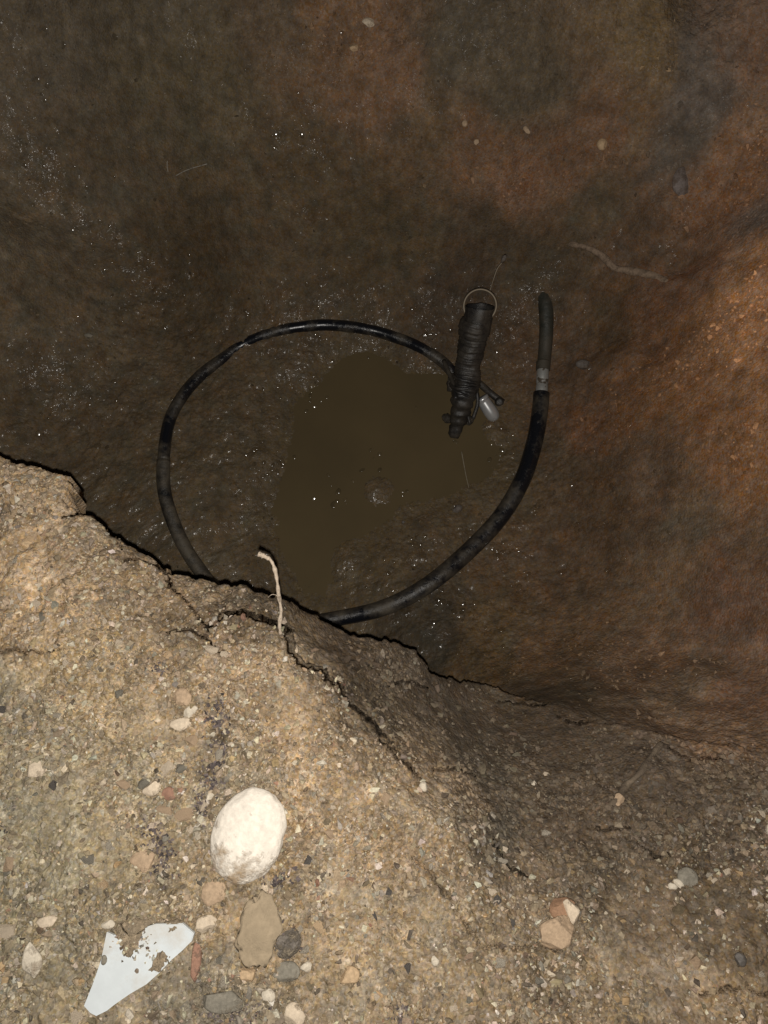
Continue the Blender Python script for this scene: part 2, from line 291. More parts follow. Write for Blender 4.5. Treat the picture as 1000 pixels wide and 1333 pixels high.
# ------------------------------------------------------------------ materials
def new_mat(name):
    m = bpy.data.materials.new(name); m.use_nodes = True; n = m.node_tree
    return m, n, n.nodes['Principled BSDF']
def N(n, t, **k):
    o = n.nodes.new(t)
    for a, b in k.items(): setattr(o, a, b)
    return o
def soil_material(name, grit=1.0):
    m, n, b = new_mat(name); L = n.links.new
    col = N(n, 'ShaderNodeAttribute', attribute_name='Col'); dat = N(n, 'ShaderNodeAttribute', attribute_name='Dat')   # Dat: wet, gravelly, seam
    sep = N(n, 'ShaderNodeSeparateColor'); L(dat.outputs['Color'], sep.inputs[0])
    tc = N(n, 'ShaderNodeTexCoord')
    # fine grains: cells about 3 mm and 1.6 mm
    def cells(scale):
        v = N(n, 'ShaderNodeTexVoronoi'); v.inputs['Scale'].default_value = scale; L(tc.outputs['Object'], v.inputs['Vector'])
        s = N(n, 'ShaderNodeSeparateColor'); L(v.outputs['Color'], s.inputs[0]); return v, s
    v1, s1 = cells(300); v2, s2 = cells(620)
    r1 = N(n, 'ShaderNodeMapRange'); r1.inputs[3].default_value = .72; r1.inputs[4].default_value = 1.3; L(s1.outputs[0], r1.inputs[0])
    r2 = N(n, 'ShaderNodeMapRange'); r2.inputs[3].default_value = .7; r2.inputs[4].default_value = 1.3; L(s2.outputs[0], r2.inputs[0])
    mu = N(n, 'ShaderNodeMath', operation='MULTIPLY'); L(r1.outputs[0], mu.inputs[0]); L(r2.outputs[0], mu.inputs[1])
    no = N(n, 'ShaderNodeTexNoise'); no.inputs['Scale'].default_value = 45; no.inputs['Detail'].default_value = 8; no.inputs['Roughness'].default_value = .65; L(tc.outputs['Object'], no.inputs['Vector'])
    r3 = N(n, 'ShaderNodeMapRange'); r3.inputs[1].default_value = .3; r3.inputs[2].default_value = .7; r3.inputs[3].default_value = .72; r3.inputs[4].default_value = 1.28; L(no.outputs[0], r3.inputs[0])
    mg = N(n, 'ShaderNodeMix'); L(sep.outputs[1], mg.inputs[0]); mg.inputs[2].default_value = 1; L(mu.outputs[0], mg.inputs[3])
    m3 = N(n, 'ShaderNodeMath', operation='MULTIPLY'); L(mg.outputs[0], m3.inputs[0]); L(r3.outputs[0], m3.inputs[1])
    vm = N(n, 'ShaderNodeVectorMath', operation='SCALE'); L(col.outputs['Color'], vm.inputs[0]); L(m3.outputs[0], vm.inputs[3])
    # a little hue shift between grains
    hs = N(n, 'ShaderNodeHueSaturation'); L(vm.outputs[0], hs.inputs['Color'])
    r4 = N(n, 'ShaderNodeMapRange'); r4.inputs[3].default_value = .75; r4.inputs[4].default_value = 1.2; L(s1.outputs[1], r4.inputs[0]); L(r4.outputs[0], hs.inputs['Saturation'])
    r5 = N(n, 'ShaderNodeMapRange'); r5.inputs[3].default_value = .488; r5.inputs[4].default_value = .508; L(s2.outputs[1], r5.inputs[0]); L(r5.outputs[0], hs.inputs['Hue'])
    L(hs.outputs[0], b.inputs['Base Color'])
    # roughness: wet mud shines in patches
    nw = N(n, 'ShaderNodeTexNoise'); nw.inputs['Scale'].default_value = 28; nw.inputs['Detail'].default_value = 5; L(tc.outputs['Object'], nw.inputs['Vector'])
    rw = N(n, 'ShaderNodeMapRange'); rw.inputs[1].default_value = .38; rw.inputs[2].default_value = .62; L(nw.outputs[0], rw.inputs[0])
    mw = N(n, 'ShaderNodeMath', operation='MULTIPLY'); L(sep.outputs[0], mw.inputs[0]); L(rw.outputs[0], mw.inputs[1])
    rr = N(n, 'ShaderNodeMapRange'); rr.inputs[3].default_value = .92; rr.inputs[4].default_value = .34; L(mw.outputs[0], rr.inputs[0]); L(rr.outputs[0], b.inputs['Roughness'])
    b.inputs['Specular IOR Level'].default_value = .22
    cw = N(n, 'ShaderNodeMath', operation='MULTIPLY'); L(mw.outputs[0], cw.inputs[0]); cw.inputs[1].default_value = .55; L(cw.outputs[0], b.inputs['Coat Weight']); b.inputs['Coat Roughness'].default_value = .12; b.inputs['Coat IOR'].default_value = 1.33
    nb = N(n, 'ShaderNodeTexNoise'); nb.inputs['Scale'].default_value = 110; nb.inputs['Detail'].default_value = 2; L(tc.outputs['Object'], nb.inputs['Vector'])
    bc = N(n, 'ShaderNodeBump'); bc.inputs['Distance'].default_value = .0022; L(nb.outputs[0], bc.inputs['Height']); L(bc.outputs[0], b.inputs['Coat Normal'])
    # relief
    nf = N(n, 'ShaderNodeTexNoise'); nf.inputs['Scale'].default_value = 260; nf.inputs['Detail'].default_value = 4; L(tc.outputs['Object'], nf.inputs['Vector'])
    iv = N(n, 'ShaderNodeMath', operation='MULTIPLY_ADD'); L(v1.outputs['Distance'], iv.inputs[0]); iv.inputs[1].default_value = -.7 ; L(nf.outputs[0], iv.inputs[2])
    bp = N(n, 'ShaderNodeBump'); bp.inputs['Distance'].default_value = .0016 * grit; bp.inputs['Strength'].default_value = .8; L(iv.outputs[0], bp.inputs['Height'])
    L(bp.outputs[0], b.inputs['Normal'])
    return m
SOIL = soil_material('gravelly_soil', 1.0); MUD = soil_material('wet_mud', .8); CLAY = soil_material('clay_wall', 1.0)

def chip_material(name, rough, spec=.4, bump=.0006):
    m, n, b = new_mat(name); L = n.links.new
    col = N(n, 'ShaderNodeAttribute', attribute_name='Col'); tc = N(n, 'ShaderNodeTexCoord')
    no = N(n, 'ShaderNodeTexNoise'); no.inputs['Scale'].default_value = 420; no.inputs['Detail'].default_value = 5; L(tc.outputs['Object'], no.inputs['Vector'])
    r = N(n, 'ShaderNodeMapRange'); r.inputs[1].default_value = .3; r.inputs[2].default_value = .7; r.inputs[3].default_value = .7; r.inputs[4].default_value = 1.2; L(no.outputs[0], r.inputs[0])
    vm = N(n, 'ShaderNodeVectorMath', operation='SCALE'); L(col.outputs['Color'], vm.inputs[0]); L(r.outputs[0], vm.inputs[3]); L(vm.outputs[0], b.inputs['Base Color'])
    b.inputs['Roughness'].default_value = rough; b.inputs['Specular IOR Level'].default_value = spec
    bp = N(n, 'ShaderNodeBump'); bp.inputs['Distance'].default_value = bump; L(no.outputs[0], bp.inputs['Height']); L(bp.outputs[0], b.inputs['Normal'])
    return m
CHIP = chip_material('stone_chips', .85); WETGLINT = chip_material('wet_glints', .13, 1.0, bump=0)

def rock_material(name, base, dirt=(.20, .15, .10), lo=.5, hi=.62, rough=.8, scale=90, var=.25, dirt_axis=None, bump=.0008):
    """solid colour with mottling and smears of soil where noise (and a low end) gathers it"""
    m, n, b = new_mat(name); L = n.links.new
    tc = N(n, 'ShaderNodeTexCoord')
    a = N(n, 'ShaderNodeTexNoise'); a.inputs['Scale'].default_value = scale * 2.2; a.inputs['Detail'].default_value = 7; a.inputs['Roughness'].default_value = .65; L(tc.outputs['Object'], a.inputs['Vector'])
    r = N(n, 'ShaderNodeMapRange'); r.inputs[1].default_value = .3; r.inputs[2].default_value = .7; r.inputs[3].default_value = 1 - var; r.inputs[4].default_value = 1 + var * .5; L(a.outputs[0], r.inputs[0])
    rgb = N(n, 'ShaderNodeRGB'); rgb.outputs[0].default_value = (*base, 1)
    vm = N(n, 'ShaderNodeVectorMath', operation='SCALE'); L(rgb.outputs[0], vm.inputs[0]); L(r.outputs[0], vm.inputs[3])
    d = N(n, 'ShaderNodeTexNoise'); d.inputs['Scale'].default_value = scale * .7; d.inputs['Detail'].default_value = 8; d.inputs['Roughness'].default_value = .7; L(tc.outputs['Object'], d.inputs['Vector'])
    fac = d.outputs[0]
    if dirt_axis is not None:                                # soil sticks to one end of the stone
        mp = N(n, 'ShaderNodeVectorMath', operation='DOT_PRODUCT'); L(tc.outputs['Object'], mp.inputs[0]); mp.inputs[1].default_value = dirt_axis
        ad = N(n, 'ShaderNodeMath', operation='ADD'); L(d.outputs[0], ad.inputs[0]); L(mp.outputs['Value'], ad.inputs[1]); fac = ad.outputs[0]
    k = N(n, 'ShaderNodeMapRange'); k.inputs[1].default_value = lo; k.inputs[2].default_value = hi; L(fac, k.inputs[0])
    mx = N(n, 'ShaderNodeMix', data_type='RGBA'); L(k.outputs[0], mx.inputs[0]); L(vm.outputs[0], mx.inputs[6]); mx.inputs[7].default_value = (*dirt, 1)
    L(mx.outputs[2], b.inputs['Base Color']); b.inputs['Specular IOR Level'].default_value = .35
    rr = N(n, 'ShaderNodeMapRange'); rr.inputs[3].default_value = rough; rr.inputs[4].default_value = .92; L(k.outputs[0], rr.inputs[0]); L(rr.outputs[0], b.inputs['Roughness'])
    ad2 = N(n, 'ShaderNodeMath', operation='ADD'); L(a.outputs[0], ad2.inputs[0]); L(k.outputs[0], ad2.inputs[1])
    bp = N(n, 'ShaderNodeBump'); bp.inputs['Distance'].default_value = bump; L(ad2.outputs[0], bp.inputs['Height']); L(bp.outputs[0], b.inputs['Normal'])
    return m

# ------------------------------------------------------------------ objects
def link(name, me, mat=None, parent=None, loc=None):
    o = bpy.data.objects.new(name, me); C.objects.link(o)
    if mat and me is not None and len(me.materials) == 0: me.materials.append(mat)
    if parent: o.parent = parent
    if loc is not None: o.location = loc
    return o
def tag(o, label=None, cat=None, group=None, kind=None):
    for k_, v_ in (('label', label), ('category', cat), ('group', group), ('kind', kind)):
        if v_: o[k_] = v_
    return o
def empty(name, loc): o = bpy.data.objects.new(name, None); C.objects.link(o); o.location = loc; o.empty_display_size = .02; return o
def mesh_np(name, V, Fc, smooth=True, attrs=()):
    me = bpy.data.meshes.new(name); k = Fc.shape[1]
    me.vertices.add(len(V)); me.vertices.foreach_set('co', np.ascontiguousarray(V, np.float32).ravel())
    me.loops.add(Fc.size); me.loops.foreach_set('vertex_index', np.ascontiguousarray(Fc, np.int32).ravel())
    me.polygons.add(len(Fc)); me.polygons.foreach_set('loop_start', np.arange(0, Fc.size, k, dtype=np.int32))
    me.polygons.foreach_set('loop_total', np.full(len(Fc), k, np.int32))
    me.polygons.foreach_set('use_smooth', np.full(len(Fc), smooth, bool))
    me.update(calc_edges=True)
    for nm, A in attrs:
        at_ = me.attributes.new(nm, 'FLOAT_COLOR', 'POINT'); at_.data.foreach_set('color', np.c_[A, np.ones(len(A))].astype(np.float32).ravel())
    return me

# --- terrain, one continuous sheet cut into bank, wall and floor
def axis(lo, hi, step_fn, out, nout):
    a = [lo]
    while a[-1] < hi: a.append(a[-1] + step_fn(a[-1]))
    e = np.cumsum(np.geomspace(.004, out, nout))
    return np.concatenate([lo - e[::-1], a, a[-1] + e])
ys = axis(-.30, 1.30, lambda y: .0014 if y < .27 else .0019, .9, 36)
us = axis(-1.0, 1.0, lambda u: .0028, .9, 30)
hw = .50 + .24 * sst(-.1, .4, ys) + .06 * sst(.4, 1.2, ys)
X = us[None, :] * hw[:, None]; Y = np.repeat(ys[:, None], len(us), 1)
xf, yf = X.ravel(), Y.ravel()
zf, s_, k_, dep, low, smo, crk, flo, crd = Hfull(xf, yf, True)
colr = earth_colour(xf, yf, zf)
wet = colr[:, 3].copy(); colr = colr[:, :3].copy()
gravelly = (1 - sst(.04, .20, dep)) * (1 - .6 * smo) * (1 - sst(.35, .6, yf))
uf, vf = xf, yf
# individual bedded grains each take their own tint
for f_, sd, amt in ((55, 50, .22), (115, 60, .30), (240, 70, .30)):
    d1, d2, rid = worley(uf + .3 / f_ * perlin(uf * f_, vf * f_, 3), vf, f_, sd)
    tint = 1 + (rid - .5) * 2 * amt * (rid > .45) * np.clip(gravelly + .45, 0, 1)
    colr *= tint[:, None]
lump = fbm3(xf, yf, zf, 22, 6, 200, .62)
colr *= np.clip(1 + .24 * lump, .45, 1.8)[:, None]
red = fbm3(xf, yf, zf, 35, 5, 230, .6) * sst(.1, .3, dep); colr[:, 0] *= 1 + .12 * red; colr[:, 2] *= 1 - .10 * red
colr *= (1 - .26 * np.clip(gravelly, 0, 1))[:, None]     # gravelly ground darker than the chips lying on it
wl = np.exp(-np.maximum(zf - WZ, 0) / .012)[:, None] * .9; colr = colr * (1 - wl) + np.array([.096, .071, .038]) * wl     # silt the water has just left
# dark organic streaks in the gravel
org = at([(285, 930), (275, 1010), (215, 1110), (290, 960), (262, 1060)])
for p in org:
    q = np.exp(-((xf - p.x) ** 2 + ((yf - p.y) * .55) ** 2) / .010 ** 2) * sst(-.1, .35, fbm(xf, yf, 60, 3, 300))
    colr = colr * (1 - .62 * q[:, None]) + .0 
grey = .6 * sst(.1, .5, fbm(xf, yf, 14, 3, 310)) * (1 - sst(.02, .08, dep))
colr[:, 0] *= 1 - .08 * grey; colr[:, 2] *= 1 + .10 * grey
dat = np.stack([wet, np.clip(gravelly * .65 + .35, 0, 1), crk], 1)
nr, nc = X.shape
idx = np.arange(nr * nc).reshape(nr, nc)
quads = np.stack([idx[:-1, :-1], idx[:-1, 1:], idx[1:, 1:], idx[1:, :-1]], -1).reshape(-1, 4)
qk = k_[quads].max(1); qd = dep[quads].mean(1)
lean = crd / CAM_H * .92                             # cracks lean along the lamp's rays, shaped so their walls stay dark
under = np.clip(np.minimum(bank_t(xf, yf), .02) - zf, 0, .5) * (.30 + .28 * (1 - sst(-.30, -.20, xf))) * np.exp(np.minimum(s_, 0) / .06) * (1 - k_)   # the bank is washed out below its lip
lf_ = sst(-.26, -.33, xf) if False else 1 - sst(-.34, -.27, xf)
V = np.c_[xf * (1 + lean) - (.55 + .37 * lf_) * under, yf * (1 + lean) + lean * .012 - (.83 - .45 * lf_) * under, zf]
outer = (np.abs(V[quads[:, 0], 0]) > 1.15) | (V[quads[:, 0], 1] > 1.32)
reg = np.where((qk > .02) | outer, 0, np.where(qd > .44, 2, 1))
def piece(name, sel, mat):
    q = quads[sel]; used, inv = np.unique(q, return_inverse=True)
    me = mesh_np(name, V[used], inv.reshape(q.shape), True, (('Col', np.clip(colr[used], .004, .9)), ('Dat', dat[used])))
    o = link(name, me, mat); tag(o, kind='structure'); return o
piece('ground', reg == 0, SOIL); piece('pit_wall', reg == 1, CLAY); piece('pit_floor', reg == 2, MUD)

# --- muddy water standing in the bottom
m, n, b = new_mat('muddy_water'); L = n.links.new
tc = N(n, 'ShaderNodeTexCoord'); no = N(n, 'ShaderNodeTexNoise'); no.inputs['Scale'].default_value = 6; no.inputs['Detail'].default_value = 5; L(tc.outputs['Object'], no.inputs[0])
cr = N(n, 'ShaderNodeValToRGB'); cr.color_ramp.elements[0].position = .35; cr.color_ramp.elements[1].position = .65
cr.color_ramp.elements[0].color = (.088, .066, .035, 1); cr.color_ramp.elements[1].color = (.104, .077, .040, 1); L(no.outputs[0], cr.inputs[0]); L(cr.outputs[0], b.inputs['Base Color'])
b.inputs['Roughness'].default_value = .16; b.inputs['IOR'].default_value = 1.33
WATER = m
gx = np.linspace(-.45, .35, 60); gy = np.linspace(.25, .95, 50)
GX, GY = np.meshgrid(gx, gy); ii = np.arange(GX.size).reshape(GX.shape)
wq = np.stack([ii[:-1, :-1], ii[:-1, 1:], ii[1:, 1:], ii[1:, :-1]], -1).reshape(-1, 4)
wme = mesh_np('puddle', np.c_[GX.ravel(), GY.ravel(), WZ + .0003 * fbm(GX.ravel(), GY.ravel(), 12, 2, 9)], wq)
tag(link('puddle_water', wme, WATER), kind='structure')

# ------------------------------------------------------------------ loose chips of stone
def hull_template(seed, npts=11):
    r = random.Random(seed); bm = bmesh.new()
    for _ in range(npts):
        v = Vector((r.gauss(0, 1), r.gauss(0, 1), r.gauss(0, 1))).normalized() * r.uniform(.75, 1.1); bm.verts.new(v)
    bmesh.ops.convex_hull(bm, input=bm.verts)
    bmesh.ops.triangulate(bm, faces=bm.faces)
    for v in [v for v in bm.verts if not v.link_faces]: bm.verts.remove(v)
    bm.verts.index_update(); bmesh.ops.recalc_face_normals(bm, faces=bm.faces); bm.verts.ensure_lookup_table()
    V_ = np.array([v.co[:] for v in bm.verts]); F_ = np.array([[q.index for q in f.verts] for f in bm.faces]); bm.free()
    return V_, F_
TPL = [hull_template(s, random.randint(8, 13)) for s in range(28)]
PAL = {'tan': (.38, .30, .205), 'cream': (.66, .57, .43), 'grey': (.30, .28, .24), 'white': (.72, .68, .58), 'ochre': (.46, .31, .15), 'dark': (.075, .065, .06), 'red': (.32, .16, .11), 'brown': (.20, .145, .095)}
PN = list(PAL)
def rotm(q):      # quaternions -> matrices
    w_, x_, y_, z_ = q.T
    return np.stack([1 - 2 * (y_ * y_ + z_ * z_), 2 * (x_ * y_ - z_ * w_), 2 * (x_ * z_ + y_ * w_), 2 * (x_ * y_ + z_ * w_), 1 - 2 * (x_ * x_ + z_ * z_), 2 * (y_ * z_ - x_ * w_),
                     2 * (x_ * z_ - y_ * w_), 2 * (y_ * z_ + x_ * w_), 1 - 2 * (x_ * x_ + y_ * y_)], -1).reshape(-1, 3, 3)
def heap(name, x, y, z, size, cols, mat, flat=(.45, .9), sink=.15, smooth=False):
    n_ = len(x); q = RNG.normal(size=(n_, 4)); q[:, 1:3] *= .45; q /= np.linalg.norm(q, axis=1)[:, None]; R_ = rotm(q)
    sc3 = np.stack([RNG.uniform(.7, 1.35, n_), RNG.uniform(.6, 1, n_), RNG.uniform(*flat, n_)], 1) * size[:, None]
    tid = RNG.integers(0, len(TPL), n_); Vs, Fs, Cs = [], [], []; off = 0
    for t in range(len(TPL)):
        s = np.where(tid == t)[0]
        if not len(s): continue
        tv, tf = TPL[t]
        v = tv[None] * sc3[s][:, None]; v = np.einsum('nij,nkj->nki', R_[s], v)
        v += np.stack([x[s], y[s], z[s] - size[s] * sink], 1)[:, None]
        Vs.append(v.reshape(-1, 3)); Fs.append((tf[None] + (np.arange(len(s)) * len(tv))[:, None, None] + off).reshape(-1, 3)); off += len(s) * len(tv)
        Cs.append(np.repeat(cols[s], len(tv), 0))
    me = mesh_np(name, np.vstack(Vs), np.vstack(Fs), smooth, (('Col', np.vstack(Cs)),))
    return tag(link(name, me, mat), kind='stuff')
def palette(n_, probs):
    p = np.array([probs.get(k, 0) for k in PN], float); c = RNG.choice(len(PN), n_, p=p / p.sum())
    return np.array([PAL[PN[i]] for i in c]) * RNG.uniform(.55, 1.2, (n_, 1)) * RNG.uniform(.93, 1.07, (n_, 3))
def slope(x, y):
    e = .006; return np.hypot(Hbase(x + e, y)[0] - Hbase(x - e, y)[0], Hbase(x, y + e)[0] - Hbase(x, y - e)[0]) / (2 * e)
# gravel on the bank
n0 = 116000
x = RNG.uniform(-.75, .8, n0); y = RNG.uniform(-.42, .34, n0)
h, s, k, dp, lo_, sm_, ck_, fl_, _cd = Hfull(x, y, True)
dens = (1 - sst(.05, .22, dp)) * .6 + .4
keep = (k > .9) & (s > .006) & (RNG.random(n0) < dens * (1 - .72 * sm_) * (.45 + .8 * sst(-.4, .4, fbm(x, y, 16, 3, 71)))) & (ck_ < .05) & (slope(x, y) < 1.6)
x, y, h, dp = x[keep], y[keep], h[keep], dp[keep]
size = .0013 + .0018 * RNG.pareto(2.4, len(x)).clip(0, 2.3)
gc = palette(len(x), dict(tan=38, cream=26, grey=12, white=6.5, ochre=6, dark=5, red=1.2, brown=20))
base = earth_colour(x, y, h)[:, :3]; f_ = .32 + .55 * sst(.015, .09, dp)[:, None]
gc = gc * (1 - f_) + base * RNG.uniform(.6, 1.7, (len(x), 1)) * f_; 
print('CHIPS', len(x)); heap('gravel', x, y, h, size, gc, CHIP, sink=.05)
_n = 5200
x = RNG.uniform(-.7, .75, _n); y = RNG.uniform(-.40, .32, _n)
h, s, k, dp, lo_, sm_, ck_, fl_, _cd = Hfull(x, y, True)
keep = (k > .9) & (s > .012) & (ck_ < .02) & (dp < .2) & (RNG.random(_n) < .35 + .5 * sst(-.3, .5, fbm(x, y, 11, 3, 620))) & (_cd < .001)
x, y, h = x[keep], y[keep], h[keep]
heap('soil_clods', x, y, h, .0034 + .0028 * RNG.pareto(2.2, len(x)).clip(0, 2.3), earth_colour(x, y, h)[:, :3] * RNG.uniform(.68, 1.5, (len(x), 1)) * RNG.uniform(.95, 1.05, (len(x), 3)), CHIP, flat=(.35, .6), sink=.22)
_u = []
for u, v, n_, su, sv in [(960, 250, 60, 18, 20), (890, 290, 40, 14, 10), (985, 180, 60, 12, 25), (480, 72, 40, 16, 14), (440, 50, 40, 20, 16), (640, 240, 60, 40, 14), (700, 262, 50, 35, 10), (980, 400, 90, 20, 25), (930, 440, 70, 30, 20), (880, 480, 70, 40, 20), (800, 210, 40, 30, 12), (960, 580, 50, 25, 20), (820, 860, 70, 60, 20), (950, 1000, 60, 40, 20), (790, 560, 50, 30, 30), (860, 90, 50, 40, 25)]:
    _u += [(random.gauss(u, su), random.gauss(v, sv)) for _ in range(n_)]
_pp = at(_u); _x = np.array([p.x for p in _pp]); _y = np.array([p.y for p in _pp]); _z = np.array([p.z for p in _pp])
heap('clay_crumbs', _x, _y, _z, .0018 + .0022 * RNG.pareto(2.5, len(_pp)).clip(0, 2.2), earth_colour(_x, _y, _z)[:, :3] * RNG.uniform(.9, 2.3, (len(_pp), 1)), CHIP, sink=-.3)
_u = []
for u, v, n_, su, sv in [(283, 930, 110, 7, 14), (287, 975, 70, 6, 14), (276, 1015, 90, 8, 12), (262, 1048, 60, 5, 12), (212, 1112, 130, 10, 16), (195, 1080, 40, 12, 6), (300, 1318, 120, 20, 8), (385, 1225, 60, 8, 14), (520, 1322, 40, 8, 8), (0, 1083, 12, 5, 4), (362, 1145, 40, 12, 5), (205, 870, 30, 8, 5)]:
    _u += [(random.gauss(u, su), random.gauss(v, sv)) for _ in range(n_)]
_pp = at(_u)
heap('dark_crumbs', np.array([p.x for p in _pp]), np.array([p.y for p in _pp]), np.array([p.z for p in _pp]), RNG.uniform(.0012, .0036, len(_pp)), np.array([[.125, .10, .095]]) * RNG.uniform(.4, 1.5, (len(_pp), 1)), CHIP)
# wet grit down in the pit, gathered in drifts
n0 = 60000
x = RNG.uniform(-1.0, .85, n0); y = RNG.uniform(.05, 1.25, n0)
h, s, k, dp, lo_, sm_, ck_, fl_, _cd = Hfull(x, y, True)
dr = sst(.05, .55, fbm(x, y, 7, 3, 500) + .25 * fbm(x, y, 30, 2, 510)); 
keep = (k < .01) & (RNG.random(n0) < .16 + .30 * dr * (.45 + .55 * fl_)) & (h > WZ + .001) & (slope(x, y) < 2.2)
x, y, h, dp = x[keep], y[keep], h[keep], dp[keep]
base = earth_colour(x, y, h)[:, :3] * RNG.uniform(.7, 1.7, (len(x), 1))
heap('grit', x, y, h, .0009 + .0014 * RNG.pareto(2.5, len(x)).clip(0, 2.4), base, CHIP, sink=-.1)
# flat glossy wet lenses, shaped and tilted to catch the flash as glints
clus = [(410, 515, 9, 26), (415, 440, 2, 8), (490, 595, 3, 10), (370, 600, 6, 12), (330, 585, 8, 10), (345, 615, 10, 14), (440, 645, 9, 22), (490, 615, 3, 9), (525, 640, 3, 6), (545, 700, 12, 10), (490, 740, 8, 30),
        (595, 660, 10, 10), (625, 680, 8, 20), (650, 590, 8, 14), (660, 720, 14, 18), (590, 790, 14, 24), (700, 660, 6, 10), (690, 770, 10, 30), (825, 575, 4, 7), (835, 480, 1, 3), (980, 505, 1, 3), (955, 565, 9, 14),
        (960, 600, 5, 24), (770, 846, 14, 8), (900, 650, 10, 60), (800, 600, 10, 60), (740, 640, 10, 50), (850, 520, 8, 50), (900, 805, 2, 5), (900, 735, 10, 28), (830, 745, 12, 34), (860, 700, 4, 30), (890, 620, 4, 40), (770, 540, 8, 34), (740, 700, 5, 40), (720, 780, 5, 30), (330, 400, 8, 60), (370, 510, 10, 40),
        (260, 480, 5, 30), (100, 340, 10, 70), (90, 240, 7, 60), (60, 100, 8, 50), (150, 400, 8, 70), (370, 180, 4, 28), (250, 250, 6, 90), (430, 50, 2, 60), (180, 520, 8, 50), (560, 430, 6, 12), (590, 433, 1, 2), (650, 523, 1, 2), (592, 578, 3, 3), (655, 560, 7, 30), (750, 470, 7, 30), (520, 450, 10, 90), (640, 850, 12, 60), (80, 560, 8, 60),
        (800, 660, 6, 60), (920, 850, 4, 50), (820, 880, 5, 50), (750, 900, 4, 40)]
uv = []
for u, v, n_, r_ in clus:
    for _ in range(int(n_ * 1.35)): uv.append((random.gauss(u, r_ * .6), random.gauss(v, r_ * .5)))
gp = [p for p in at(uv) if p.z > -.6]
lv, lf = [], []; off = 0
def lens():
    bm = bmesh.new(); bmesh.ops.create_icosphere(bm, subdivisions=2, radius=1)
    V_ = np.array([v.co[:] for v in bm.verts]); F_ = np.array([[q.index for q in f.verts] for f in bm.faces]); bm.free(); return V_, F_
LV, LF = lens(); lc = []
for p in gp:
    e = .004
    gx1 = float(Hbase(np.array([p.x + e, p.x - e, p.x, p.x]), np.array([p.y, p.y, p.y + e, p.y - e]))[0] @ np.array([1, -1, 0, 0])) / (2 * e)
    gy1 = float(Hbase(np.array([p.x + e, p.x - e, p.x, p.x]), np.array([p.y, p.y, p.y + e, p.y - e]))[0] @ np.array([0, 0, 1, -1])) / (2 * e)
    nn = Vector((-gx1, -gy1, 1)).normalized() + Vector((random.gauss(0, .16), random.gauss(-.12, .16), 0)); q = nn.to_track_quat('Z', 'Y').to_matrix()
    r_ = random.uniform(.0015, .0046) * (1.3 if random.random() < .15 else 1)
    M_ = np.array(q @ Matrix.Rotation(random.uniform(0, 6.28), 3, 'Z')) @ np.diag([r_ * random.uniform(.9, 1.5), r_, r_ * random.uniform(.12, .20)])
    lv.append(LV @ M_.T + np.array([p.x, p.y, max(p.z, WZ + .0003)])); lf.append(LF + off); off += len(LV)
    lc.append(np.tile((earth_colour(np.array([p.x]), np.array([p.y]), np.array([p.z]))[0, :3] if p.z > WZ else np.array([.096, .072, .038])) * random.uniform(.8, 1.2), (len(LV), 1)))
tag(link('wet_glints', mesh_np('wet_glints', np.vstack(lv), np.vstack(lf), True, (('Col', np.vstack(lc)),)), WETGLINT), kind='stuff')

# ------------------------------------------------------------------ single stones
def rock_mesh(name, seed, dims, facets=7, cut=(.62, .9), rough=.05, subdiv=4, smooth=True):
    """dims: half sizes. A ball trimmed by random planes, then roughened."""
    r = random.Random(seed); bm = bmesh.new(); bmesh.ops.create_icosphere(bm, subdivisions=subdiv, radius=1)
    pl = []
    for _ in range(facets):
        nrm = Vector((r.gauss(0, 1), r.gauss(0, 1), r.gauss(0, .8))).normalized(); pl.append((nrm, r.uniform(*cut)))
    from mathutils import noise
    o = Vector((seed * 3.1, seed * 1.7, 0))
    for v in bm.verts:
        c = v.co.copy()
        for nrm, d_ in pl:
            e = c.dot(nrm) - d_
            if e > 0: c -= nrm * e
        c *= 1 + rough * noise.fractal(c * 2.2 + o, 1, 2, 4)
        v.co = Vector((c.x * dims[0], c.y * dims[1], c.z * dims[2]))
    for f in bm.faces: f.smooth = smooth
    me = bpy.data.meshes.new(name); bm.to_mesh(me); bm.free(); return me
def face_up(p, deg, tilt=.0, tdir=0.0):
    """lying on the ground, turned by deg as the picture shows"""
    return (Matrix.Rotation(math.radians(tdir), 3, 'Z') @ Matrix.Rotation(tilt, 3, 'X') @ Matrix.Rotation(math.radians(-tdir), 3, 'Z') @ Matrix.Rotation(math.radians(deg), 3, 'Z')).to_euler()
BED = []
def stone(name, uv, wh, deg, mat, seed, label, cat='stone', thick=.5, facets=7, cut=(.62, .9), rough=.05, sink=.25, group=None, tilt=0, tdir=0, dz=0, subdiv=4):
    p = at([uv])[0]; d_ = dist(p) / F; BED.append((uv, wh, deg))
    dm = (wh[0] * d_ / 2 * 1.06, wh[1] * d_ / 2 * 1.06, min(wh) * d_ / 2 * thick)
    me = rock_mesh(name, seed, dm, facets, cut, rough, subdiv)
    o = link(name, me, mat); o.location = p + Vector((0, 0, dm[2] * (1 - 2 * sink) + dz)); o.rotation_euler = face_up(p, deg, tilt, tdir)
    return tag(o, label, cat, group)

